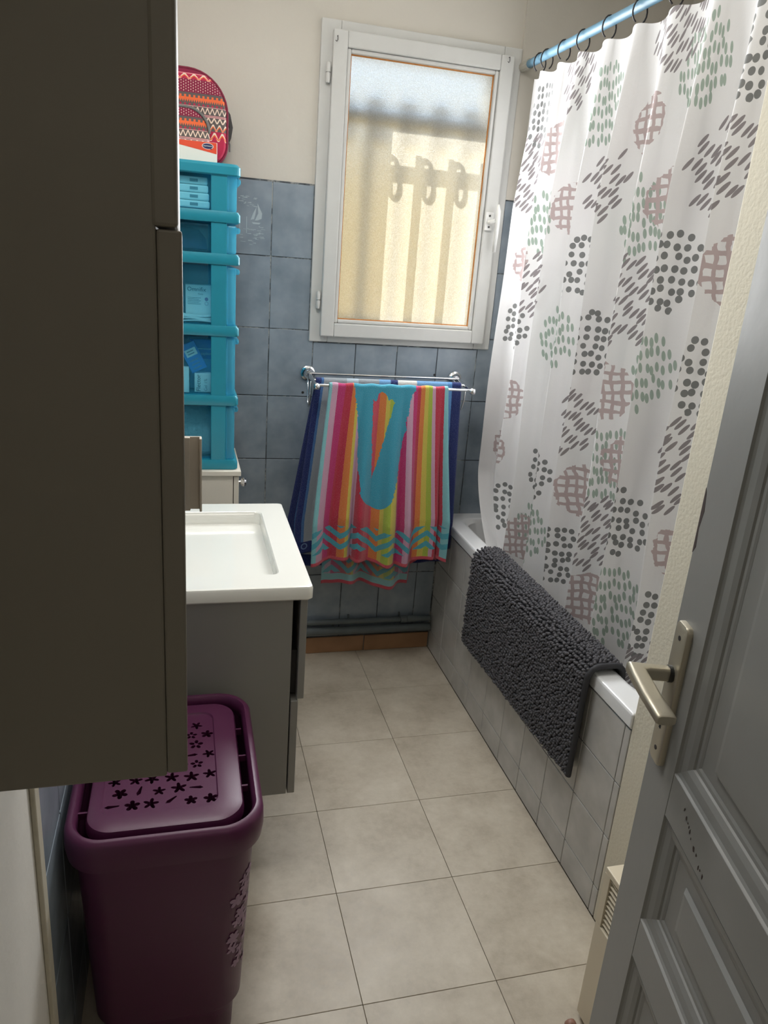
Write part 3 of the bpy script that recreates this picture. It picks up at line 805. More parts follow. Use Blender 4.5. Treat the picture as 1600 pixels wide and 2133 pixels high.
tw = towel('striped_towel', 0.462, 0.876, 2.440, 1.1005, 0.0048, LF, LB, fold_front, '', striped_mat())
tag(tw, 'striped beach towel with turquoise shape, pink, orange and lime, on front bar', 'towel')
NAVY, GREY, BLU, WHT = (38, 50, 102), (150, 158, 164), (110, 156, 200), (205, 206, 202)
def blue_mat():
    M = Mat('blue_terry_cloth'); uv = M.coord('UV'); u, s, _ = M.xyz(uv)
    nz = M.noise(M.comb(u * 0.55, s), 60, 3, 0.7) - 0.5; uu = u + nz * 0.006
    c = stripes(M, uu, [(0, NAVY), (0.035, (70, 110, 160)), (0.05, GREY), (0.20, (176, 190, 200)), (0.28, GREY), (0.42, BLU), (0.50, NAVY), (0.55, WHT), (0.68, BLU), (0.90, (90, 138, 190)), (0.93, NAVY)])
    af = (0.0 - s).max(s); dist = Ex(M.nt, (s > 0).k) * 0.06 + 0.635 - af
    c = M.mix(dist < 0.045, c, lin((26, 40, 98)))
    rg = M.n('ShaderNodeVectorMath', operation='LENGTH'); M.L(M.comb((u * 9.0).frac() - 0.5, (dist - 0.028) * 14.0), rg.inputs[0])
    rr = Ex(M.nt, rg.outputs['Value'])
    c = M.mix(rr.between(0.11, 0.17) * (dist < 0.045) * 0.7, c, lin((120, 150, 190)))
    f = M.noise(M.comb(u * 0.55, s), 420, 2)
    c = M.mix(((f > 0.6) * 0.10), c, lin((215, 220, 230)))
    M.color(c); M.b.inputs['Roughness'].default_value = 0.95; M.b.inputs['Specular IOR Level'].default_value = 0.1
    M.b.inputs['Sheen Weight'].default_value = 0.25
    M.bump(M.noise(M.comb(u * 0.55, s), 300, 3, 0.7), 0.6, 0.005)
    return M.m
def fold_blue(u, d, side, s):
    k = min(1, d / 0.5)
    fo = 0.010 * math.sin(u * 20 + 1.2) + 0.006 * math.sin(u * 37)
    if side < 0: return -0.055 * (1 - u) ** 1.5 * k + 0.02 * u * k, -(0.006 + 0.6 * abs(fo)) * k, 0.01 * math.sin(u * 7) * k
    if side > 0: return -0.075 * (1 - u) ** 2 * k + 0.01 * u * k, fo * 0.5 * k + 0.012 * k, 0
    return 0, 0, 0
tb = towel('blue_towel', 0.428, 0.945, 2.502, 1.107, 0.0048, 0.635, 0.695, fold_blue, '', blue_mat(), 0.006)
tag(tb, 'grey and navy striped bath towel on the middle bar behind the striped towel', 'towel')

# ------------------------------------------------------------------ vanity and basin
VY0, VY1 = 1.530, 2.110
van = thing('vanity_unit', (0.0, 1.82, 0.235), 'grey wall-hung vanity unit with two drawers under the white basin', 'vanity')
for y0, y1 in ((VY0, VY0 + 0.018), (VY1 - 0.018, VY1)): obj('side_panel', box(XL + 0.007, 0.233, y0, y1, 0.235, 0.765, bev=0.0015, seg=1), M_VAN, van)
obj('bottom_panel', box(XL + 0.007, 0.233, VY0 + 0.018, VY1 - 0.018, 0.235, 0.253), M_VAN, van)
obj('back_panel', box(XL + 0.007, XL + 0.015, VY0 + 0.018, VY1 - 0.018, 0.253, 0.68), M_VAN, van)
obj('drawer_box', box(0.216, 0.2495, VY0 + 0.02, VY1 - 0.02, 0.51, 0.625), M_VGAP, van)
up = obj('drawer', box(0.2495, 0.2665, VY0, VY1, 0.504, 0.763, bev=0.002), M_VAN, van)
lo = obj('drawer', box(0.2355, 0.2535, VY0, VY1, 0.236, 0.4995, bev=0.002), M_VAN, van)
obj('handle_clip', box(0.2655, 0.2815, 1.765, 1.845, 0.738, 0.772, bev=0.003), M_CER, up)
bas = thing('washbasin', (0.02, 1.82, 0.765), 'white rectangular ceramic washbasin on the grey vanity', 'washbasin')
bx0, bx1, by0, by1 = XL + 0.006, 0.2765, 1.519, 2.120; bcx, bcy = (bx0 + bx1) / 2, (by0 + by1) / 2; bhx, bhy = (bx1 - bx0) / 2, (by1 - by0) / 2
def bring(h_x, h_y, r, z, ox=0.0, oy=0.0, bow=0.0):
    out = []
    for a, b in rrect(h_x, h_y, r, 8): out.append((bcx + ox + a + (bow * (1 - (b / h_y) ** 2) if a > 0 else 0), bcy + oy + b, z))
    return out
bm = bmesh.new()
ix, iy, iox, ioy = 0.170, 0.2245, 0.006, -0.001
add_loft(bm, [bring(bhx - 0.03, bhy - 0.03, 0.01, 0.766), bring(bhx - 0.004, bhy - 0.004, 0.010, 0.766), bring(bhx, bhy, 0.012, 0.770), bring(bhx, bhy, 0.012, 0.794), bring(bhx - 0.002, bhy - 0.002, 0.012, 0.7985), bring(bhx - 0.007, bhy - 0.007, 0.012, 0.800), bring(bhx - 0.009, bhy - 0.009, 0.012, 0.800), bring(ix + 0.002, iy + 0.002, 0.017, 0.800, iox, ioy, 0.008),
              bring(ix, iy, 0.016, 0.800, iox, ioy, 0.008), bring(ix - 0.003, iy - 0.003, 0.016, 0.797, iox, ioy, 0.008), bring(ix - 0.005, iy - 0.006, 0.018, 0.77, iox, ioy, 0.008), bring(ix - 0.012, iy - 0.016, 0.03, 0.680, iox, ioy, 0.007), bring(ix - 0.020, iy - 0.026, 0.04, 0.650, iox, ioy, 0.006), bring(ix - 0.036, iy - 0.045, 0.045, 0.637, iox, ioy, 0.004), bring(ix - 0.07, iy - 0.08, 0.05, 0.632, iox, ioy)])
bo = obj('basin_bowl', bm, M_CER, bas, auto=0.7)
obj('drain', lathe([(0.0, 0.0), (0.022, 0.0), (0.022, 0.002), (0.016, 0.003), (0.0, 0.0025)], (0.02, 1.82, 0.6325), (0, 0, 1), 20), M_CHROME, bas, auto=0.6)
fc = thing('basin_tap', (-0.17, 1.82, 0.80), 'chrome mixer tap at the wall side of the basin', 'tap')
obj('tap_body', lathe([(0.0, 0.0), (0.026, 0.0), (0.026, 0.006), (0.021, 0.009), (0.021, 0.10), (0.018, 0.108), (0.0, 0.11)], (-0.178, 1.82, 0.800), (0, 0, 1), 22), M_CHROME, fc, auto=0.6)
obj('spout', tube([(-0.178, 1.82, 0.86), (-0.13, 1.82, 0.885), (-0.075, 1.82, 0.885), (-0.06, 1.82, 0.872)], 0.010, 12), M_CHROME, fc, auto=0.8)
obj('lever', tube([(-0.178, 1.82, 0.912), (-0.155, 1.82, 0.93), (-0.11, 1.82, 0.945)], 0.006, 10), M_CHROME, fc, auto=0.8)

# ------------------------------------------------------------------ near wall cabinet on the left
CY0, CY1, CZ0, CZ1 = 0.620, 0.980, 1.022, 2.30
cab = thing('wall_cabinet', (-0.12, 0.8, CZ0), 'dark taupe wall cabinet hanging close on the left above the bin', 'cabinet')
obj('body', box(XL + 0.001, -0.0195, CY0, CY1, CZ0, CZ1, bev=0.002), M_CAB, cab)
obj('upper_door', box(-0.0225, -0.003, CY0 - 0.0015, CY1, 1.5125, CZ1 - 0.002, bev=0.003), M_CAB, cab)
ld = obj('lower_door', box(-0.0194, -0.0005, CY0 + 0.001, CY1, CZ0 + 0.002, 1.511, bev=0.002), M_CAB, cab)
bm = bmesh.new()
add_box(bm, -0.001, 0.0195, 0.957, 0.960, 1.176, 1.273, bev=0.001); add_box(bm, 0.0175, 0.0205, 0.945, 0.960, 1.176, 1.273, bev=0.001); add_box(bm, -0.001, 0.006, 0.950, 0.958, 1.176, 1.273, bev=0.001)
obj('handle', bm, M_HANDLE, ld, label='light taupe profile handle')

# ------------------------------------------------------------------ laundry bin
BCX, BCY = -0.040, 1.278
lb = thing('laundry_bin', (BCX, BCY, 0.0), 'purple plastic laundry bin with flower cut-outs in its lid', 'laundry bin')
def bz(hx, hy, r, z, bow=0.0, ox=0.0):
    out = []
    for a, b in rrect(hx, hy, r, 10):
        k = bow * (1 - (b / hy) ** 2) if a > 0 else 0
        k2 = bow * 0.5 * (1 - (a / hx) ** 2) if b < 0 else 0
        out.append((BCX + ox + a + k, BCY + b - k2, z))
    return out
bm = bmesh.new()
add_loft(bm, [bz(0.118, 0.165, 0.04, 0.0), bz(0.120, 0.167, 0.04, 0.004), bz(0.124, 0.172, 0.045, 0.085), bz(0.134, 0.184, 0.045, 0.110, 0.004), bz(0.150, 0.200, 0.05, 0.50, 0.012), bz(0.151, 0.201, 0.05, 0.535, 0.012),
              bz(0.147, 0.197, 0.048, 0.535, 0.012), bz(0.142, 0.192, 0.045, 0.40, 0.011), bz(0.126, 0.176, 0.04, 0.11, 0.003), bz(0.114, 0.160, 0.036, 0.008)])
obj('body', bm, M_PURPLE, lb, auto=0.6)
bm = bmesh.new()
rim = [bz(0.157, 0.207, 0.055, 0.497, 0.012), bz(0.163, 0.213, 0.06, 0.500, 0.012), bz(0.166, 0.217, 0.06, 0.525, 0.012), bz(0.165, 0.216, 0.06, 0.553, 0.012), bz(0.160, 0.211, 0.058, 0.561, 0.012), bz(0.153, 0.204, 0.054, 0.562, 0.012), bz(0.148, 0.199, 0.05, 0.555, 0.012), bz(0.146, 0.197, 0.048, 0.530, 0.012), bz(0.152, 0.203, 0.052, 0.520, 0.012)]
add_loft(bm, rim + [rim[0]], cap0=False, cap1=False)
obj('rim', bm, M_PURPLE, lb, auto=0.9)
bm = bmesh.new()
lid_r = [bz(0.131, 0.182, 0.042, 0.531, 0.011), bz(0.133, 0.184, 0.043, 0.533, 0.011), bz(0.133, 0.184, 0.043, 0.546, 0.011), bz(0.130, 0.181, 0.041, 0.5545, 0.011), bz(0.122, 0.173, 0.036, 0.558, 0.010),
         bz(0.100, 0.146, 0.022, 0.5585, 0.008, -0.010), bz(0.098, 0.144, 0.022, 0.5555, 0.008, -0.010)]
add_loft(bm, lid_r)
lid = obj('lid', bm, M_PURPLE, lb, auto=0.6)
def flower_poly(cx, cy, R, rot, n=5, sharp=False):
    out = []
    for k in range(40):
        a = 2 * PI * k / 40; c = abs(math.cos(n * (a - rot) / 2))
        out.append((cx + R * (0.36 + 0.64 * (c ** (1.6 if sharp else 0.75))) * math.cos(a), cy + R * (0.36 + 0.64 * (c ** (1.6 if sharp else 0.75))) * math.sin(a)))
    return out
cut = bmesh.new(); fpz = lambda a, b, d: (a, b, d)
FL = []
gx, gy = BCX - 0.012, BCY
rngf = random.Random(11)
for iy_ in range(8):
    for ix_ in range(6):
        x = gx - 0.080 + ix_ * 0.0345 + (0.012 if iy_ % 2 else 0) + rngf.uniform(-.003, .003); y = gy - 0.122 + iy_ * 0.0320 + rngf.uniform(-.003, .003)
        if x > gx + 0.092 or y > gy + 0.108: continue
        FL.append((x, y))
        t = rngf.random(); R = rngf.uniform(0.0120, 0.0150)
        if t < 0.40: add_prism(cut, flower_poly(x, y, R, rngf.random() * 2, 5, True), fpz, 0.50, 0.60)
        elif t < 0.64: add_prism(cut, flower_poly(x, y, R, rngf.random() * 2), fpz, 0.50, 0.60)
        elif t < 0.87:
            r0 = rngf.random() * 2
            for k in range(5):
                a = r0 + 2 * PI * k / 5; c_, s_ = math.cos(a), math.sin(a)
                el = [(0.60 * R + 0.38 * R * math.cos(q * PI / 5), 0.27 * R * math.sin(q * PI / 5)) for q in range(10)]
                add_prism(cut, [(x + p * c_ - q * s_, y + p * s_ + q * c_) for p, q in el], fpz, 0.50, 0.60)
        else:
            a = rngf.random() * 6.28; c_, s_ = math.cos(a), math.sin(a)
            st = [(-0.014, -0.0012), (0.006, -0.0035), (0.012, 0.0), (0.006, 0.0045), (-0.013, 0.0015)]
            add_prism(cut, [(x + p * c_ - q * s_, y + p * s_ + q * c_) for p, q in st], fpz, 0.50, 0.60)
# finger hole at the far side of the lid
add_prism(cut, [(gx + 0.02 + 0.022 * math.cos(q * PI / 10), gy + 0.122 + 0.012 * math.sin(q * PI / 10)) for q in range(20)], fpz, 0.50, 0.60)
bmesh.ops.translate(cut, verts=cut.verts, vec=-wloc(lid)); bmesh.ops.recalc_face_normals(cut, faces=cut.faces)
cme = bpy.data.meshes.new('cutter'); cut.to_mesh(cme); cut.free()
cob = bpy.data.objects.new('cutter', cme); COL.objects.link(cob); cob.location = wloc(lid)
md = lid.modifiers.new('holes', 'BOOLEAN'); md.object = cob; md.operation = 'DIFFERENCE'; md.solver = 'EXACT'; md.use_self = True
bpy.context.view_layer.update()
nme = bpy.data.meshes.new_from_object(lid.evaluated_get(bpy.context.evaluated_depsgraph_get()))
lid.modifiers.clear(); lid.data = nme
bpy.data.objects.remove(cob)
for (x, y) in ((0.118, -0.09), (0.121, 0.0), (0.118, 0.09), (-0.150, -0.12), (-0.150, 0.03)):
    bm = box(BCX + x + 0.002, BCX + x + 0.030, BCY + y - 0.002, BCY + y + 0.002, 0.535, 0.548)
    obj('lid_support', bm, M_PURPLE, lb)
for k in range(18):
    z = 0.20 + 0.013 * k + rngf.uniform(-.006, .006); ph = math.radians(rngf.uniform(-62, -15)); t = (z - 0.110) / 0.39
    bm = bmesh.new(); poly = flower_poly(0, 0, rngf.uniform(0.009, 0.015), rngf.random() * 2, 5, k % 2 == 0)
    def fx(a, b, d, z=z, ph=ph):
        tt = (z + b - 0.110) / 0.39; hx_, hy_, r_ = 0.134 + 0.016 * tt, 0.184 + 0.016 * tt, 0.045 + 0.005 * tt; bw = 0.004 + 0.008 * tt
        q = ph + a / r_; px, py = hx_ - r_ + r_ * math.cos(q), -hy_ + r_ + r_ * math.sin(q)
        return (BCX + px + bw * (1 - (py / hy_) ** 2) + (0.0009 + d) * math.cos(q), BCY + py - bw * 0.5 * (1 - (px / hx_) ** 2) + (0.0009 + d) * math.sin(q), z + b)
    add_prism(bm, poly, fx, 0, 0.0003)
    obj('flower_print', bm, M_PRINT, lb)

# ------------------------------------------------------------------ low white cabinet and drawer tower
wc = thing('low_cabinet', (-0.02, 2.45, 0.0), 'low white cabinet with a round knob carrying the teal drawer tower', 'cabinet')
obj('top', box(XL + 0.007, 0.168, 2.278, 2.577, 0.835, 0.851, bev=0.002), M_WCAB, wc)
obj('body', box(XL + 0.009, 0.144, 2.286, 2.576, 0.0, 0.835), M_WCAB, wc)
dr = obj('door', box(0.1465, 0.162, 2.286, 2.575, 0.05, 0.831, bev=0.0015), M_WCAB, wc)
obj('knob', lathe([(0.0, 0.0), (0.006, 0.0), (0.006, 0.008), (0.013, 0.013), (0.015, 0.020), (0.011, 0.026), (0.0, 0.028)], (0.162, 2.335, 0.800), (1, 0, 0), 18), M_CHROME, dr, auto=0.7)

TX0, TX1, TY0, TY1 = XL + 0.012, 0.121, 2.300, 2.568
tw_ = thing('drawer_tower', (-0.04, 2.434, 0.852), 'teal plastic tower of five translucent drawers on the white cabinet', 'drawer tower')
def clear_mat(name, k, t0, t1):
    M = Mat(name); p = M.coord('Object'); nz = M.noise(p, 30, 2)
    tr = M.n('ShaderNodeBsdfTransparent'); M.L(M.mix(nz, t0, t1), tr.inputs[0])
    M.b.inputs['Base Color'].default_value = lin((96, 196, 222)); M.b.inputs['Roughness'].default_value = 0.2
    tl = M.n('ShaderNodeBsdfTranslucent'); tl.inputs[0].default_value = lin((120, 212, 236))
    a = M.n('ShaderNodeMixShader'); a.inputs[0].default_value = 0.55; M.L(M.b.outputs[0], a.inputs[1]); M.L(tl.outputs[0], a.inputs[2])
    b = M.n('ShaderNodeMixShader'); b.inputs[0].default_value = k; M.L(a.outputs[0], b.inputs[1]); M.L(tr.outputs[0], b.inputs[2])
    M.L(b.outputs[0], M.out.inputs[0]); return M.m
M_CLEAR = clear_mat('translucent_blue_plastic', 0.45, (0.50, 0.80, 0.88, 1), (0.60, 0.87, 0.93, 1))
M_TRAY = clear_mat('clear_blue_plastic', 0.86, (0.72, 0.92, 0.97, 1), (0.80, 0.96, 0.99, 1))
zt = [0.852, 1.052, 1.258, 1.458, 1.571, 1.700]
drawers = []
for k in range(5):
    z0, z1 = zt[k], zt[k + 1]
    for y0, y1 in ((TY0, TY0 + 0.012), (TY1 - 0.012, TY1)):
        for x0, x1 in ((0.077, TX1), (TX0, TX0 + 0.05)): obj('post', box(x0, x1, y0, y1, z0 + 0.026, z1, bev=0.002), M_TEAL, tw_)
    obj('back_panel', box(TX0, TX0 + 0.006, TY0 + 0.013, TY1 - 0.013, z0 + 0.03, z1), M_TEAL, tw_)
    bm = bmesh.new(); add_loft(bm, [[(a + (TX0 + 0.158) / 2, b + (TY0 + TY1) / 2, z) for a, b in rrect((0.158 - TX0) / 2 + e, (TY1 - TY0) / 2 + 0.004 + e * 0.3, 0.012, 4)] for z, e in ((z0, -0.004), (z0 + 0.003, 0.0), (z0 + 0.022, 0.0), (z0 + 0.030, -0.006))])
    obj('shelf_rail', bm, M_TEAL, tw_, auto=0.6)
    bm = bmesh.new()                                    # open drawer tray: two sides, bottom, thick front
    dx0, dx1, dy0, dy1, dz0, dz1 = TX0 + 0.012, 0.1475, TY0 + 0.014, TY1 - 0.014, z0 + 0.031, z1 - 0.006
    add_box(bm, dx0, dx1 - 0.026, dy0, dy0 + 0.0018, dz0, dz1); add_box(bm, dx0, dx1 - 0.026, dy1 - 0.0018, dy1, dz0, dz1)
    add_box(bm, dx0, dx1 - 0.026, dy0, dy1, dz0, dz0 + 0.0018); add_box(bm, dx0, dx0 + 0.0018, dy0, dy1, dz0, dz1)
    d_ = obj('drawer', bm, M_TRAY, tw_)
    bm = bmesh.new(); add_box(bm, 0.1222, 0.1475, TY0 + 0.004, TY1 - 0.004, dz0, dz1, bev=0.004); obj('drawer_front', bm, M_CLEAR, d_)
    bm = bmesh.new(); add_box(bm, 0.1440, 0.1600, TY0 + 0.03, TY1 - 0.03, dz1 - 0.020, dz1 - 0.004, bev=0.005); obj('drawer_lip', bm, M_CLEAR, d_)
    drawers.append((dx0 + 0.003, dx1 - 0.03, dy0 + 0.003, dy1 - 0.003, dz0 + 0.002, dz1))
bm = bmesh.new(); add_loft(bm, [[(a + (TX0 + 0.158) / 2, b + (TY0 + TY1) / 2, z) for a, b in rrect((0.158 - TX0) / 2 + e, (TY1 - TY0) / 2 + 0.006 + e, 0.02, 5)] for z, e in ((1.693, -0.003), (1.696, 0.0), (1.716, 0.0), (1.724, -0.008), (1.724, -0.03), (1.7195, -0.034))])
obj('top_panel', bm, M_TEAL, tw_, auto=0.6)

M_WHT = pm('white_card', (228, 236, 236), 0.6, var=0.03)
M_BLUEC = pm('blue_card', (52, 128, 204), 0.5, var=0.05)
M_SKY = pm('pale_blue_card', (128, 186, 226), 0.5, var=0.05)
M_INK = pm('dark_ink', (40, 52, 66), 0.6); M_INKG = pm('grey_ink', (120, 140, 150), 0.6); M_INKP = pm('violet_ink', (136, 110, 150), 0.6)
M_NAVY = pm('navy_fabric', (28, 52, 84), 0.8, var=0.2, scale=30)
# top drawer: stack of gauze packs
d = drawers[4]
for k in range(4):
    z = d[4] + k * 0.0205
    t = thing('gauze_pack', (0.0, 2.36, z), f'white gauze pack in the top drawer, {["lowest of the stack", "second from the bottom", "third from the bottom", "uppermost of the stack"][k]}', 'gauze pack', 'gauze packs in the top drawer')
    obj('pack', box(-0.12, 0.074 - 0.002 * k, d[2] + 0.004, d[2] + 0.10, z, z + 0.0195, bev=0.004), M_WHT, t)
    obj('printed_mark', box(0.020, 0.042, d[2] + 0.0036, d[2] + 0.0042, z + 0.006, z + 0.014), M_INKG, t)
# second drawer: dark pouch
d = drawers[3]
bm = bmesh.new(); add_loft(bm, [[(a - 0.03, b + 2.40, z) for a, b in rrect(hx_, hy_, 0.03, 5)] for z, hx_, hy_ in ((d[4], 0.09, 0.05), (d[4] + 0.006, 0.10, 0.06), (d[4] + 0.035, 0.095, 0.058), (d[4] + 0.058, 0.075, 0.04), (d[4] + 0.064, 0.05, 0.02))])
o = obj('fabric_pouch', bm, M_NAVY, origin=(-0.03, 2.40, d[4]), auto=0.9); tag(o, 'dark navy pouch lying in the second drawer of the teal tower', 'pouch')
# third drawer: boxed dressing and folded sachets, roll
d = drawers[2]
t = thing('dressing_box', (0.03, 2.40, d[4]), 'white dressing box lettered Omnifix in the third drawer', 'box')
obj('carton', box(0.006, 0.112, 2.362, 2.43, d[4], d[4] + 0.105, bev=0.001), M_WHT, t)
text_mesh('Omnifix', 0.0165, (0.0105, 2.3616, d[4] + 0.087), FACE_CAM, pm('teal_ink', (46, 96, 120), 0.6), 'lettering', t)
text_mesh('fixes', 0.008, (0.042, 2.3616, d[4] + 0.077), FACE_CAM, M_INKG, 'lettering', t)
bm = bmesh.new()
for q in range(5): add_box(bm, 0.012, 0.05 - 0.006 * (q % 2), 2.3612, 2.3618, d[4] + 0.068 - q * 0.0045, d[4] + 0.0692 - q * 0.0045)
obj('print_line', bm, M_INKG, t)
obj('print_dot', cyl((0.066, 2.3620, d[4] + 0.0655), (0.066, 2.3612, d[4] + 0.0655), 0.0052, 14), M_INKP, t)
bm = bmesh.new(); add_tube(bm, [(0.066 + 0.0048 * math.cos(q * PI / 8), 2.3616, d[4] + 0.053 + 0.0048 * math.sin(q * PI / 8)) for q in range(16)], 0.0005, 5, closed=True)
obj('print_ring', bm, M_INKP, t)
for q in range(4):
    bm = bmesh.new(); xx = np.linspace(-0.02, 0.10, 14); z = d[4] + 0.002 + q * 0.0055
    for a, b in zip(xx, xx[1:]):
        pass
    add_loft(bm, [[(x, 2.328 + 0.002 * q, z + 0.003 * math.sin(x * 40 + q)), (x, 2.356, z + 0.003 * math.sin(x * 40 + q) + 0.001), (x, 2.356, z + 0.0045 + 0.003 * math.sin(x * 40 + q)), (x, 2.328 + 0.002 * q, z + 0.0035 + 0.003 * math.sin(x * 40 + q))] for x in xx])
    o = obj('sachet', bm, M_WHT, origin=(0.04, 2.34, z), auto=0.5); tag(o, f'white sachet before the lettered box in the third drawer, {["lowest", "second up", "third up", "topmost"][q]}', 'sachet', 'sachets in the third drawer')
bm = lathe([(0.008, 0.0), (0.016, 0.0), (0.016, 0.03), (0.008, 0.03), (0.008, 0.0)], (-0.014, 2.324, d[4] + 0.0165), (0, 1, 0), 20)
o = obj('tape_roll', bm, M_WHT, origin=(-0.014, 2.324, d[4])); tag(o, 'white tape roll standing in the third drawer of the teal tower', 'tape roll')
# fourth drawer
d = drawers[1]
t = thing('plaster_box', (0.05, 2.42, d[4]), 'pale blue sticking-plaster box at the back of the fourth drawer', 'box')
obj('carton', box(0.018, 0.113, 2.398, 2.43, d[4], d[4] + 0.150, bev=0.001), M_SKY, t)
obj('colour_band', box(0.018, 0.113, 2.3974, 2.398, d[4] + 0.092, d[4] + 0.150), M_BLUEC, t)
text_mesh('Hansaplast', 0.0118, (0.030, 2.3970, d[4] + 0.104), FACE_CAM, M_WHT, 'lettering', t, spacing=1.0)
obj('white_line', box(0.034, 0.113, 2.3968, 2.3974, d[4] + 0.1205, d[4] + 0.1235), M_WHT, t)
t = thing('medicine_box', (0.02, 2.35, d[4]), 'bright blue medicine box tilted in the fourth drawer', 'box')
Mt = Matrix.Translation((0.026, 2.352, d[4] + 0.103)) @ Matrix.Rotation(math.radians(-27), 4, 'Y')
obj('carton', box(-0.024, 0.024, -0.010, 0.010, -0.043, 0.043, bev=0.001, mat=Mt), M_BLUEC, t)
obj('speech_label', box(-0.016, 0.018, -0.0106, -0.010, 0.004, 0.026, bev=0.0, mat=Mt), M_WHT, t)
bm = bmesh.new()
for q in range(2): add_box(bm, -0.010, 0.010, -0.0112, -0.0106, 0.0175 - q * 0.008, 0.0205 - q * 0.008, mat=Mt)
for q in range(3): add_box(bm, -0.014, 0.012, -0.0106, -0.010, -0.010 - q * 0.012, -0.0075 - q * 0.012, mat=Mt)
obj('print_line', bm, M_INKG, t)
t = thing('gel_box', (0.05, 2.36, d[4]), 'white gel box with upright lettering Flector in the fourth drawer', 'box')
obj('carton', box(0.030, 0.113, 2.336, 2.372, d[4], d[4] + 0.056, bev=0.001), M_WHT, t)
RUP = ((0, -1, 0), (0, 0, -1), (1, 0, 0))
text_mesh('Flector', 0.0175, (0.047, 2.3356, d[4] + 0.002), RUP, M_INK, 'lettering', t)
text_mesh('Gel 1%', 0.013, (0.067, 2.3356, d[4] + 0.003), RUP, M_INKG, 'lettering', t)
o = obj('carton', box(-0.03, 0.014, 2.322, 2.345, d[4], d[4] + 0.075, bev=0.001), M_WHT, origin=(0, 2.33, d[4])); o.name = 'narrow_carton'; tag(o, 'narrow white carton left of the gel box in the fourth drawer', 'box')
# bottom drawer: clear plastic bag
d = drawers[0]
M_BAG = Mat('clear_crumpled_bag'); _p = M_BAG.coord('Object')
M_BAG.b.inputs['Transmission Weight'].default_value = 0.6; M_BAG.b.inputs['Roughness'].default_value = 0.12; M_BAG.b.inputs['IOR'].default_value = 1.15
M_BAG.color(M_BAG.mix(M_BAG.noise(_p, 20, 2), lin((190, 215, 225)), lin((225, 238, 244)))); M_BAG.bump(M_BAG.noise(_p, 45, 4), 0.8, 0.01)
bm = bmesh.new(); rg_ = random.Random(5)
add_loft(bm, [[(a * (1 + rg_.uniform(-.05, .05)) - 0.01, b * (1 + rg_.uniform(-.06, .06)) + 2.40, z) for a, b in rrect(hx_, hy_, 0.04, 6)] for z, hx_, hy_ in ((d[4], 0.10, 0.06), (d[4] + 0.01, 0.115, 0.072), (d[4] + 0.06, 0.11, 0.072), (d[4] + 0.11, 0.10, 0.06), (d[4] + 0.15, 0.08, 0.035), (d[4] + 0.165, 0.06, 0.01))])
o = obj('plastic_bag', bm, M_BAG.m, origin=(0, 2.40, d[4]), auto=0.9); tag(o, 'clear crumpled plastic bag filling the bottom drawer of the teal tower', 'bag')

# ------------------------------------------------------------------ box and backpack on the tower
M_CARD = pm('white_carton', (224, 226, 218), 0.55, var=0.02); M_ORANGE = pm('orange_red_print', (222, 74, 40), 0.5, var=0.03); M_LOGO = pm('dark_blue_logo', (30, 36, 84), 0.4)
hb = thing('carton_box', (-0.05, 2.37, 1.7245), 'white and orange carton with a dark blue oval logo on the tower', 'box')
obj('carton', box(-0.19, 0.0945, 2.330, 2.415, 1.7245, 1.776, bev=0.0008), M_CARD, hb)
fy = lambda a, b, dd: (a, 2.330 - dd, b)
bm = bmesh.new(); add_prism(bm, [(-0.19, 1.7755), (-0.19, 1.765), (-0.02, 1.765), (0.093, 1.7475), (0.093, 1.7755)], fy, 0, 0.0004); obj('orange_band', bm, M_ORANGE, hb)
bm = bmesh.new(); add_prism(bm, [(0.0690 + 0.0155 * math.cos(q * PI / 16), 1.7655 + 0.0078 * math.sin(q * PI / 16)) for q in range(32)], fy, 0.0004, 0.0007); lg = obj('logo_border', bm, M_CARD, hb)
bm = bmesh.new(); add_prism(bm, [(0.0690 + 0.0140 * math.cos(q * PI / 16), 1.7655 + 0.0066 * math.sin(q * PI / 16)) for q in range(32)], fy, 0.0007, 0.0010)
add_prism(bm, [(0.0770, 1.7610), (0.0800, 1.7585), (0.0790, 1.7570), (0.0755, 1.7600)], fy, 0.0004, 0.0010); obj('logo_oval', bm, M_LOGO, lg)
text_mesh('HARTMANN', 0.0048, (0.0690, 2.3288, 1.7640), FACE_CAM, M_CARD, 'lettering', hb, align='CENTER')

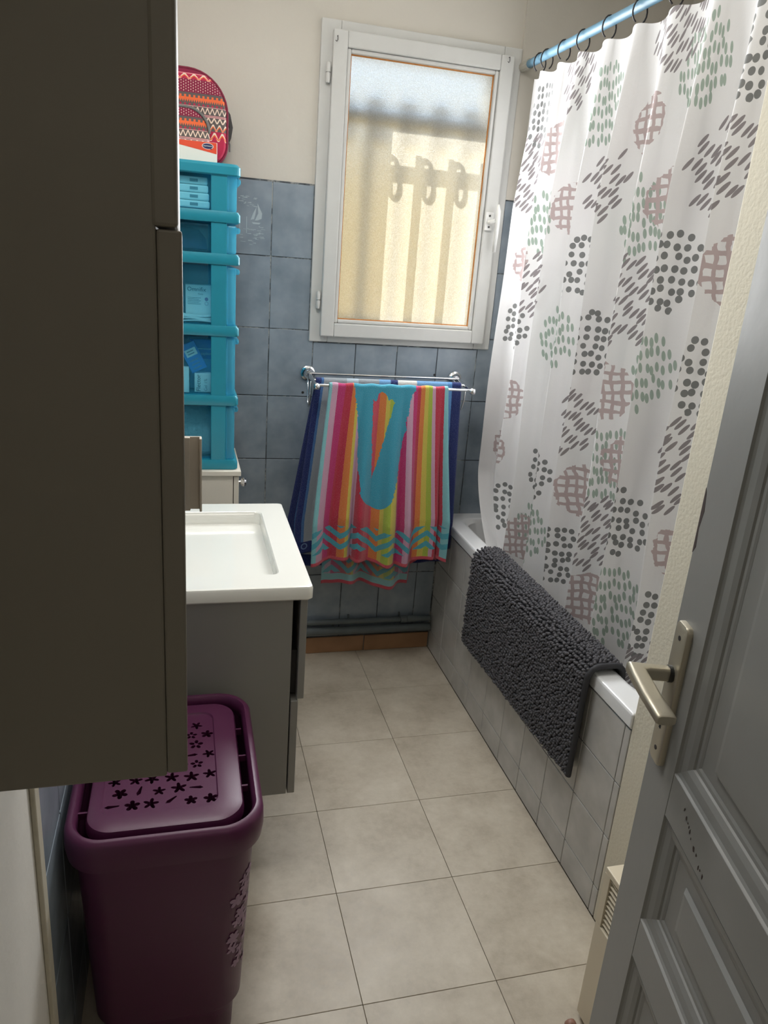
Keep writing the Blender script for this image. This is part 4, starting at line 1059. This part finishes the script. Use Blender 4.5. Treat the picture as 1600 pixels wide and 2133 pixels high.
bp = thing('backpack', (-0.03, 2.50, 1.7245), 'small crimson patterned backpack with grey zips on top of the tower', 'backpack')
def pack_mat(name, zo):
    M = Mat(name); p = M.coord('Object'); x, y, z = M.xyz(p); zz = z - zo
    CRM, GRY, PLM, ORG, CRE, PIN = lin((176, 34, 70)), lin((92, 84, 82)), lin((128, 24, 60)), lin((226, 104, 58)), lin((226, 204, 186)), lin((224, 158, 160))
    tri = lambda per, sh=0.0: ((x + sh) / per).pingpong(0.5) * 2.0
    c = M.ramp(zz / 0.25, [(0.0, CRM), (0.364, GRY), (0.735, PLM), (0.868, CRM), (0.93, PLM)], 'CONSTANT')
    def zig(c, z0, h, per, col, w=0.22):
        line = (((zz - z0) / h) - tri(per)).abs() < w
        return M.mix(line * zz.between(z0, z0 + h), c, col)
    c = zig(c, 0.067, 0.022, 0.022, CRE); c = zig(c, 0.069, 0.014, 0.022, ORG, 0.18)
    c = zig(c, 0.092, 0.018, 0.018, CRE); c = zig(c, 0.093, 0.012, 0.018, ORG, 0.18); c = zig(c, 0.112, 0.014, 0.016, CRE, 0.24); c = zig(c, 0.134, 0.016, 0.0135, CRE, 0.2)
    c = M.mix(zz.between(0.1265, 0.1285).max(zz.between(0.1300, 0.1318)).max(zz.between(0.1510, 0.1524)), c, PIN)
    c = M.mix(zz.between(0.1535, 0.158) * ((x / 0.0125).frac() < 0.42), c, CRM)
    c = M.mix(zz.between(0.160, 0.168) * (tri(0.0062, 0.003) * 0.008 + 0.1600 < zz), c, ORG)
    c = M.mix(zz.between(0.168, 0.173).max(zz.between(0.173, 0.179) * ((x / 0.0125).frac() < 0.45)), c, ORG)
    dx = ((x / 0.0066).frac() - 0.5).abs() * 0.0066; dz = (((zz + (x / 0.0066).floor() * 0.0034) / 0.0070).frac() - 0.5) * 0.0070
    c = M.mix((dx * 1.6 + (dz + 0.0008).abs() < 0.0021) * zz.between(0.1865, 0.2165), c, CRE)
    c = zig(c, 0.217, 0.014, 0.026, CRE); c = zig(c, 0.218, 0.009, 0.026, ORG, 0.16); c = M.mix(zz.between(0.231, 0.2325), c, PIN)
    M.color(c); M.b.inputs['Roughness'].default_value = 0.85
    M.bump(M.noise(p, 600, 2), 0.3, 0.001); return M.m
M_PACK = pack_mat('crimson_pattern_fabric', 0.0); M_POCK = pack_mat('crimson_pocket_fabric', -0.064)
M_ZIP = pm('grey_zip', (104, 104, 102), 0.6); M_STRAP = pm('charcoal_webbing', (70, 70, 70), 0.8, bump=0.3)
PX, PZ = -0.040, 1.7245 + 0.124
def pring(hx_, hz_, r, y, oz=0.0):
    up_, dn_ = rrect(hx_, hz_, r, 10), rrect(hx_, hz_, r * 0.55, 10)          # wide round shoulders, tighter bottom corners
    return [(PX + a, y, PZ + oz + b) for a, b in up_[:22] + dn_[22:]]
bm = bmesh.new()
add_loft(bm, [pring(0.140, 0.105, 0.08, 2.430), pring(0.158, 0.118, 0.10, 2.434), pring(0.166, 0.1225, 0.108, 2.446), pring(0.169, 0.124, 0.11, 2.49), pring(0.167, 0.1235, 0.11, 2.54), pring(0.160, 0.118, 0.105, 2.560), pring(0.15, 0.11, 0.10, 2.564)])
obj('body', bm, M_PACK, bp, auto=0.7)
bm = bmesh.new(); add_tube(bm, [(a, 2.4455, b) for a, _y, b in pring(0.1675, 0.1235, 0.109, 0)], 0.0032, 8, closed=True); obj('piping', bm, pm('crimson_piping', (120, 22, 54), 0.7), bp, smooth=True)
bm = bmesh.new(); add_tube(bm, [(a, 2.500, b) for a, _y, b in pring(0.1685, 0.1235, 0.109, 0)], 0.0030, 8, closed=True); zp = obj('main_zip', bm, M_ZIP, bp, smooth=True)
bm = bmesh.new(); add_loft(bm, [pring(0.095, 0.058, 0.05, 2.409, -0.050), pring(0.110, 0.068, 0.06, 2.412, -0.050), pring(0.116, 0.0722, 0.062, 2.420, -0.051), pring(0.118, 0.0725, 0.062, 2.436, -0.051)])
pk = obj('front_pocket', bm, M_POCK, bp, auto=0.7)
zz = [(a, 2.4135, b) for a, _y, b in pring(0.116, 0.0722, 0.062, 0, -0.051)][0:23]
bm = bmesh.new(); add_tube(bm, zz, 0.0038, 8); obj('pocket_zip', bm, M_ZIP, pk, smooth=True)
obj('zip_pull', tube([(0.1345, 2.495, 1.802), (0.1375, 2.494, 1.795), (0.1375, 2.494, 1.775)], 0.0024, 8), M_ZIP, bp)
bm = bmesh.new(); pts = [(0.128, 2.575, 1.79), (0.141, 2.580, 1.82), (0.146, 2.582, 1.85), (0.138, 2.580, 1.885), (0.118, 2.575, 1.91)]
add_loft(bm, [[(x - 0.006, y - 0.022, z), (x + 0.004, y - 0.022, z), (x + 0.004, y + 0.012, z), (x - 0.006, y + 0.012, z)] for x, y, z in pts]); obj('shoulder_strap', bm, M_STRAP, bp, auto=0.6)
obj('carry_handle', tube([(-0.09, 2.555, 1.958), (-0.07, 2.555, 1.985), (-0.03, 2.555, 1.992), (0.005, 2.555, 1.978), (0.035, 2.555, 1.955), (0.06, 2.555, 1.938)], 0.012, 10), M_STRAP, bp, smooth=True)

# ------------------------------------------------------------------ convector heater on the partition wall
ht = thing('convector_heater', (0.88, 0.82, 0.0), 'cream convector heater with louvred grille behind the door', 'heater')
HX, HY0, HY1, HZ = 0.800, 0.60, 1.022, 0.398
obj('casing', box(HX + 0.012, XT - 0.001, HY0 + 0.002, HY1 - 0.002, 0.015, HZ - 0.004, bev=0.004), M_DARKHOLE, ht)
obj('top_plate', box(HX, XT - 0.0005, HY0, HY1, HZ - 0.014, HZ, bev=0.002), M_HEAT, ht)
obj('front_panel', box(HX, HX + 0.012, HY0, HY1, 0.012, 0.262, bev=0.002), M_HEAT, ht)
obj('end_strip', box(HX, HX + 0.012, HY1 - 0.018, HY1, 0.262, HZ - 0.014), M_HEAT, ht)
obj('end_plate', box(HX + 0.012, XT - 0.001, HY1 - 0.002, HY1, 0.012, HZ - 0.014), M_HEAT, ht)
for k in range(10):
    z = 0.2655 + k * 0.0119
    Mt = Matrix.Translation((HX + 0.006, (HY0 + HY1 - 0.018) / 2, z + 0.005)) @ Matrix.Rotation(math.radians(-24), 4, 'Y')
    obj('louvre', box(-0.0030, 0.0045, -(HY1 - 0.018 - HY0) / 2, (HY1 - 0.018 - HY0) / 2, -0.0016, 0.0016, mat=Mt), M_HEAT, ht)
bm = bmesh.new(); add_loft(bm, [[(0.765 + a, 0.985 + b, z) for a, b in rrect(e, e * 0.8, 0.006, 4)] for z, e in ((0.0, 0.012), (0.026, 0.012), (0.033, 0.009), (0.036, 0.004))])
o = obj('door_stop', bm, pm('pinkish_brown_wood', (150, 112, 96), 0.5), origin=(0.765, 0.985, 0), auto=0.7); tag(o, 'small pinkish brown stop on the floor beside the heater', 'door stop')

# ------------------------------------------------------------------ panelled door
DD = Vector((0.24, 0.971, 0)).normalized(); DN = Vector((-DD.y, DD.x, 0)); DP = Vector((0.647, 0.778, 0))
door = thing('door_1', (DP.x, DP.y, 0.0), 'grey painted panelled door standing open on the right', 'door', kind='structure')
DM = Matrix(((DD.x, DN.x, 0, DP.x), (DD.y, DN.y, 0, DP.y), (0, 0, 1, 0), (0, 0, 0, 1)))   # local x along the door, y out of its face, z up
T = 0.040
def dbox(name, u0, u1, z0, z1, y0, y1, mat, parent, bev=0.001, **k): return obj(name, box(u0, u1, y0, y1, z0, z1, bev=bev, seg=1, mat=DM), mat, parent, **k)
U0, U1 = 0.015, -0.735
dbox('stile', -0.071, U0, 0.012, 2.03, -T, 0, M_DOOR, door); dbox('stile', U1, -0.645, 0.012, 2.03, -T, 0, M_DOOR, door)
rails = [(0.012, 0.16), (0.560, 0.629), (0.812, 0.880), (1.93, 2.03)]
for a, b in rails: dbox('rail', -0.6447, -0.0713, a, b, -T, 0, M_DOOR, door)
def moulded_panel(z0, z1, u0=-0.071, u1=-0.645):
    pn = dbox('panel', u1 + 0.002, u0 - 0.002, z0 + 0.002, z1 - 0.002, -T * 0.68, -T * 0.36, M_DOOR, door, bev=0)
    prof = [(0.0, 0.0), (0.002, -0.003), (0.006, -0.005), (0.018, -0.0065), (0.026, -0.0095), (0.028, -0.012), (0.033, -0.0125), (0.037, -0.0142)]
    bm = bmesh.new(); rr = []
    for e, y in prof: rr.append([tuple(DM @ Vector(p)) for p in ((u0 - e, y, z0 + e), (u0 - e, y, z1 - e), (u1 + e, y, z1 - e), (u1 + e, y, z0 + e))])
    add_loft(bm, rr, False, False); obj('moulding', bm, M_DOOR, pn)
    e0 = 0.075
    rr = [[tuple(DM @ Vector(p)) for p in ((u0 - e, y, z0 + e * 0.8), (u0 - e, y, z1 - e * 0.8), (u1 + e, y, z1 - e * 0.8), (u1 + e, y, z0 + e * 0.8))] for e, y in ((e0 - 0.006, -0.0143), (e0, -0.0095), (e0 + 0.006, -0.009))]
    bm = bmesh.new(); add_loft(bm, rr, False, True); obj('raised_field', bm, M_DOOR, pn)
moulded_panel(0.880, 1.93); moulded_panel(0.629, 0.812); moulded_panel(0.16, 0.560)
# chipped paint
M_CHIP = pm('dark_chipped_paint', (58, 44, 40), 0.8)
bm = bmesh.new(); rc = random.Random(4)
for k in range(13):
    u = -0.115 - 0.006 * k + rc.uniform(-0.004, 0.004); z = 0.862 - 0.0035 * k + rc.uniform(-0.004, 0.004); r = rc.uniform(0.0007, 0.0022)
    add_prism(bm, [(u + r * (1 + rc.random()) * math.cos(q) * 0.6, z + r * (1 + 1.4 * rc.random()) * math.sin(q)) for q in np.linspace(0, 5.4, 7)], lambda a, b, d: tuple(DM @ Vector((a, d, b))), 0.0, 0.0003)
add_prism(bm, [(0.0148, 1.165), (0.008, 1.175), (0.011, 1.20), (0.006, 1.225), (0.011, 1.25), (0.0148, 1.255)], lambda a, b, d: tuple(DM @ Vector((a, d, b))), 0.0, 0.0003)
obj('paint_chip', bm, M_CHIP, door)
# handle plate and lever
pl = [(a - 0.020, b + 0.969) for a, b in rrect(0.0185, 0.1075, 0.010, 5)]
bm = bmesh.new(); f = lambda a, b, d: tuple(DM @ Vector((a, d, b)))
add_loft(bm, [[f(-0.020 + (a + 0.020) * s, 0.969 + (b - 0.969) * (1 - (1 - s) * 0.18), y) for a, b in pl] for y, s in ((0.0, 1.0), (0.005, 1.0), (0.0075, 0.94), (0.0082, 0.84))])
plate = obj('handle_plate', bm, M_BRASS, door, auto=0.5)
bm = bmesh.new(); add_tube(bm, [f(-0.018, 1.0, 0.0075), f(-0.018, 1.0, 0.013)], 0.0118, 20); obj('collar_ring', bm, M_BLACK, plate, auto=0.6)
bm = bmesh.new()
sec = lambda c, ax1, ax2, w, h: [tuple(Vector(c) + ax1 * (w * a) + ax2 * (h * b)) for a, b in rrect(1, 1, 0.55, 5)]
Z = Vector((0, 0, 1))
P0, P1 = Vector(f(-0.018, 1.0, 0.012)), Vector(f(-0.018, 1.001, 0.052))
add_loft(bm, [sec(P0, DD, Z, 0.0080, 0.0098), sec(P0.lerp(P1, 0.70), DD, Z, 0.0082, 0.0100), sec(P1 + DN * 0.004 + DD * 0.001, (DD * 0.72 + DN * 0.69).normalized(), Z, 0.0150, 0.0096),
              sec(Vector(f(-0.036, 0.9995, 0.056)), DN, Z, 0.0118, 0.0088), sec(Vector(f(-0.075, 0.998, 0.056)), DN, Z, 0.0122, 0.0078), sec(Vector(f(-0.126, 0.996, 0.054)), DN, Z, 0.0126, 0.0070), sec(Vector(f(-0.128, 0.996, 0.054)), DN, Z, 0.0112, 0.0058)])
obj('lever', bm, M_BRASS, plate, auto=0.7)
bm = bmesh.new(); add_prism(bm, [(-0.0215, 0.915), (-0.0165, 0.915), (-0.0165, 0.924), (-0.0145, 0.931), (-0.0235, 0.931), (-0.0215, 0.924)], f, 0.0082, 0.0086); obj('keyhole', bm, M_DARKHOLE, plate)
for z in (1.055, 0.884):
    obj('screw', cyl(f(-0.020, z, 0.0078), f(-0.020, z, 0.0088), 0.0035, 12), M_HOOK, plate)
for z in (0.25, 1.05, 1.8):
    obj('hinge', cyl(tuple(DM @ Vector((U1 - 0.004, 0.004, z - 0.04))), tuple(DM @ Vector((U1 - 0.004, 0.004, z + 0.04))), 0.006, 12), M_BRASS, door)
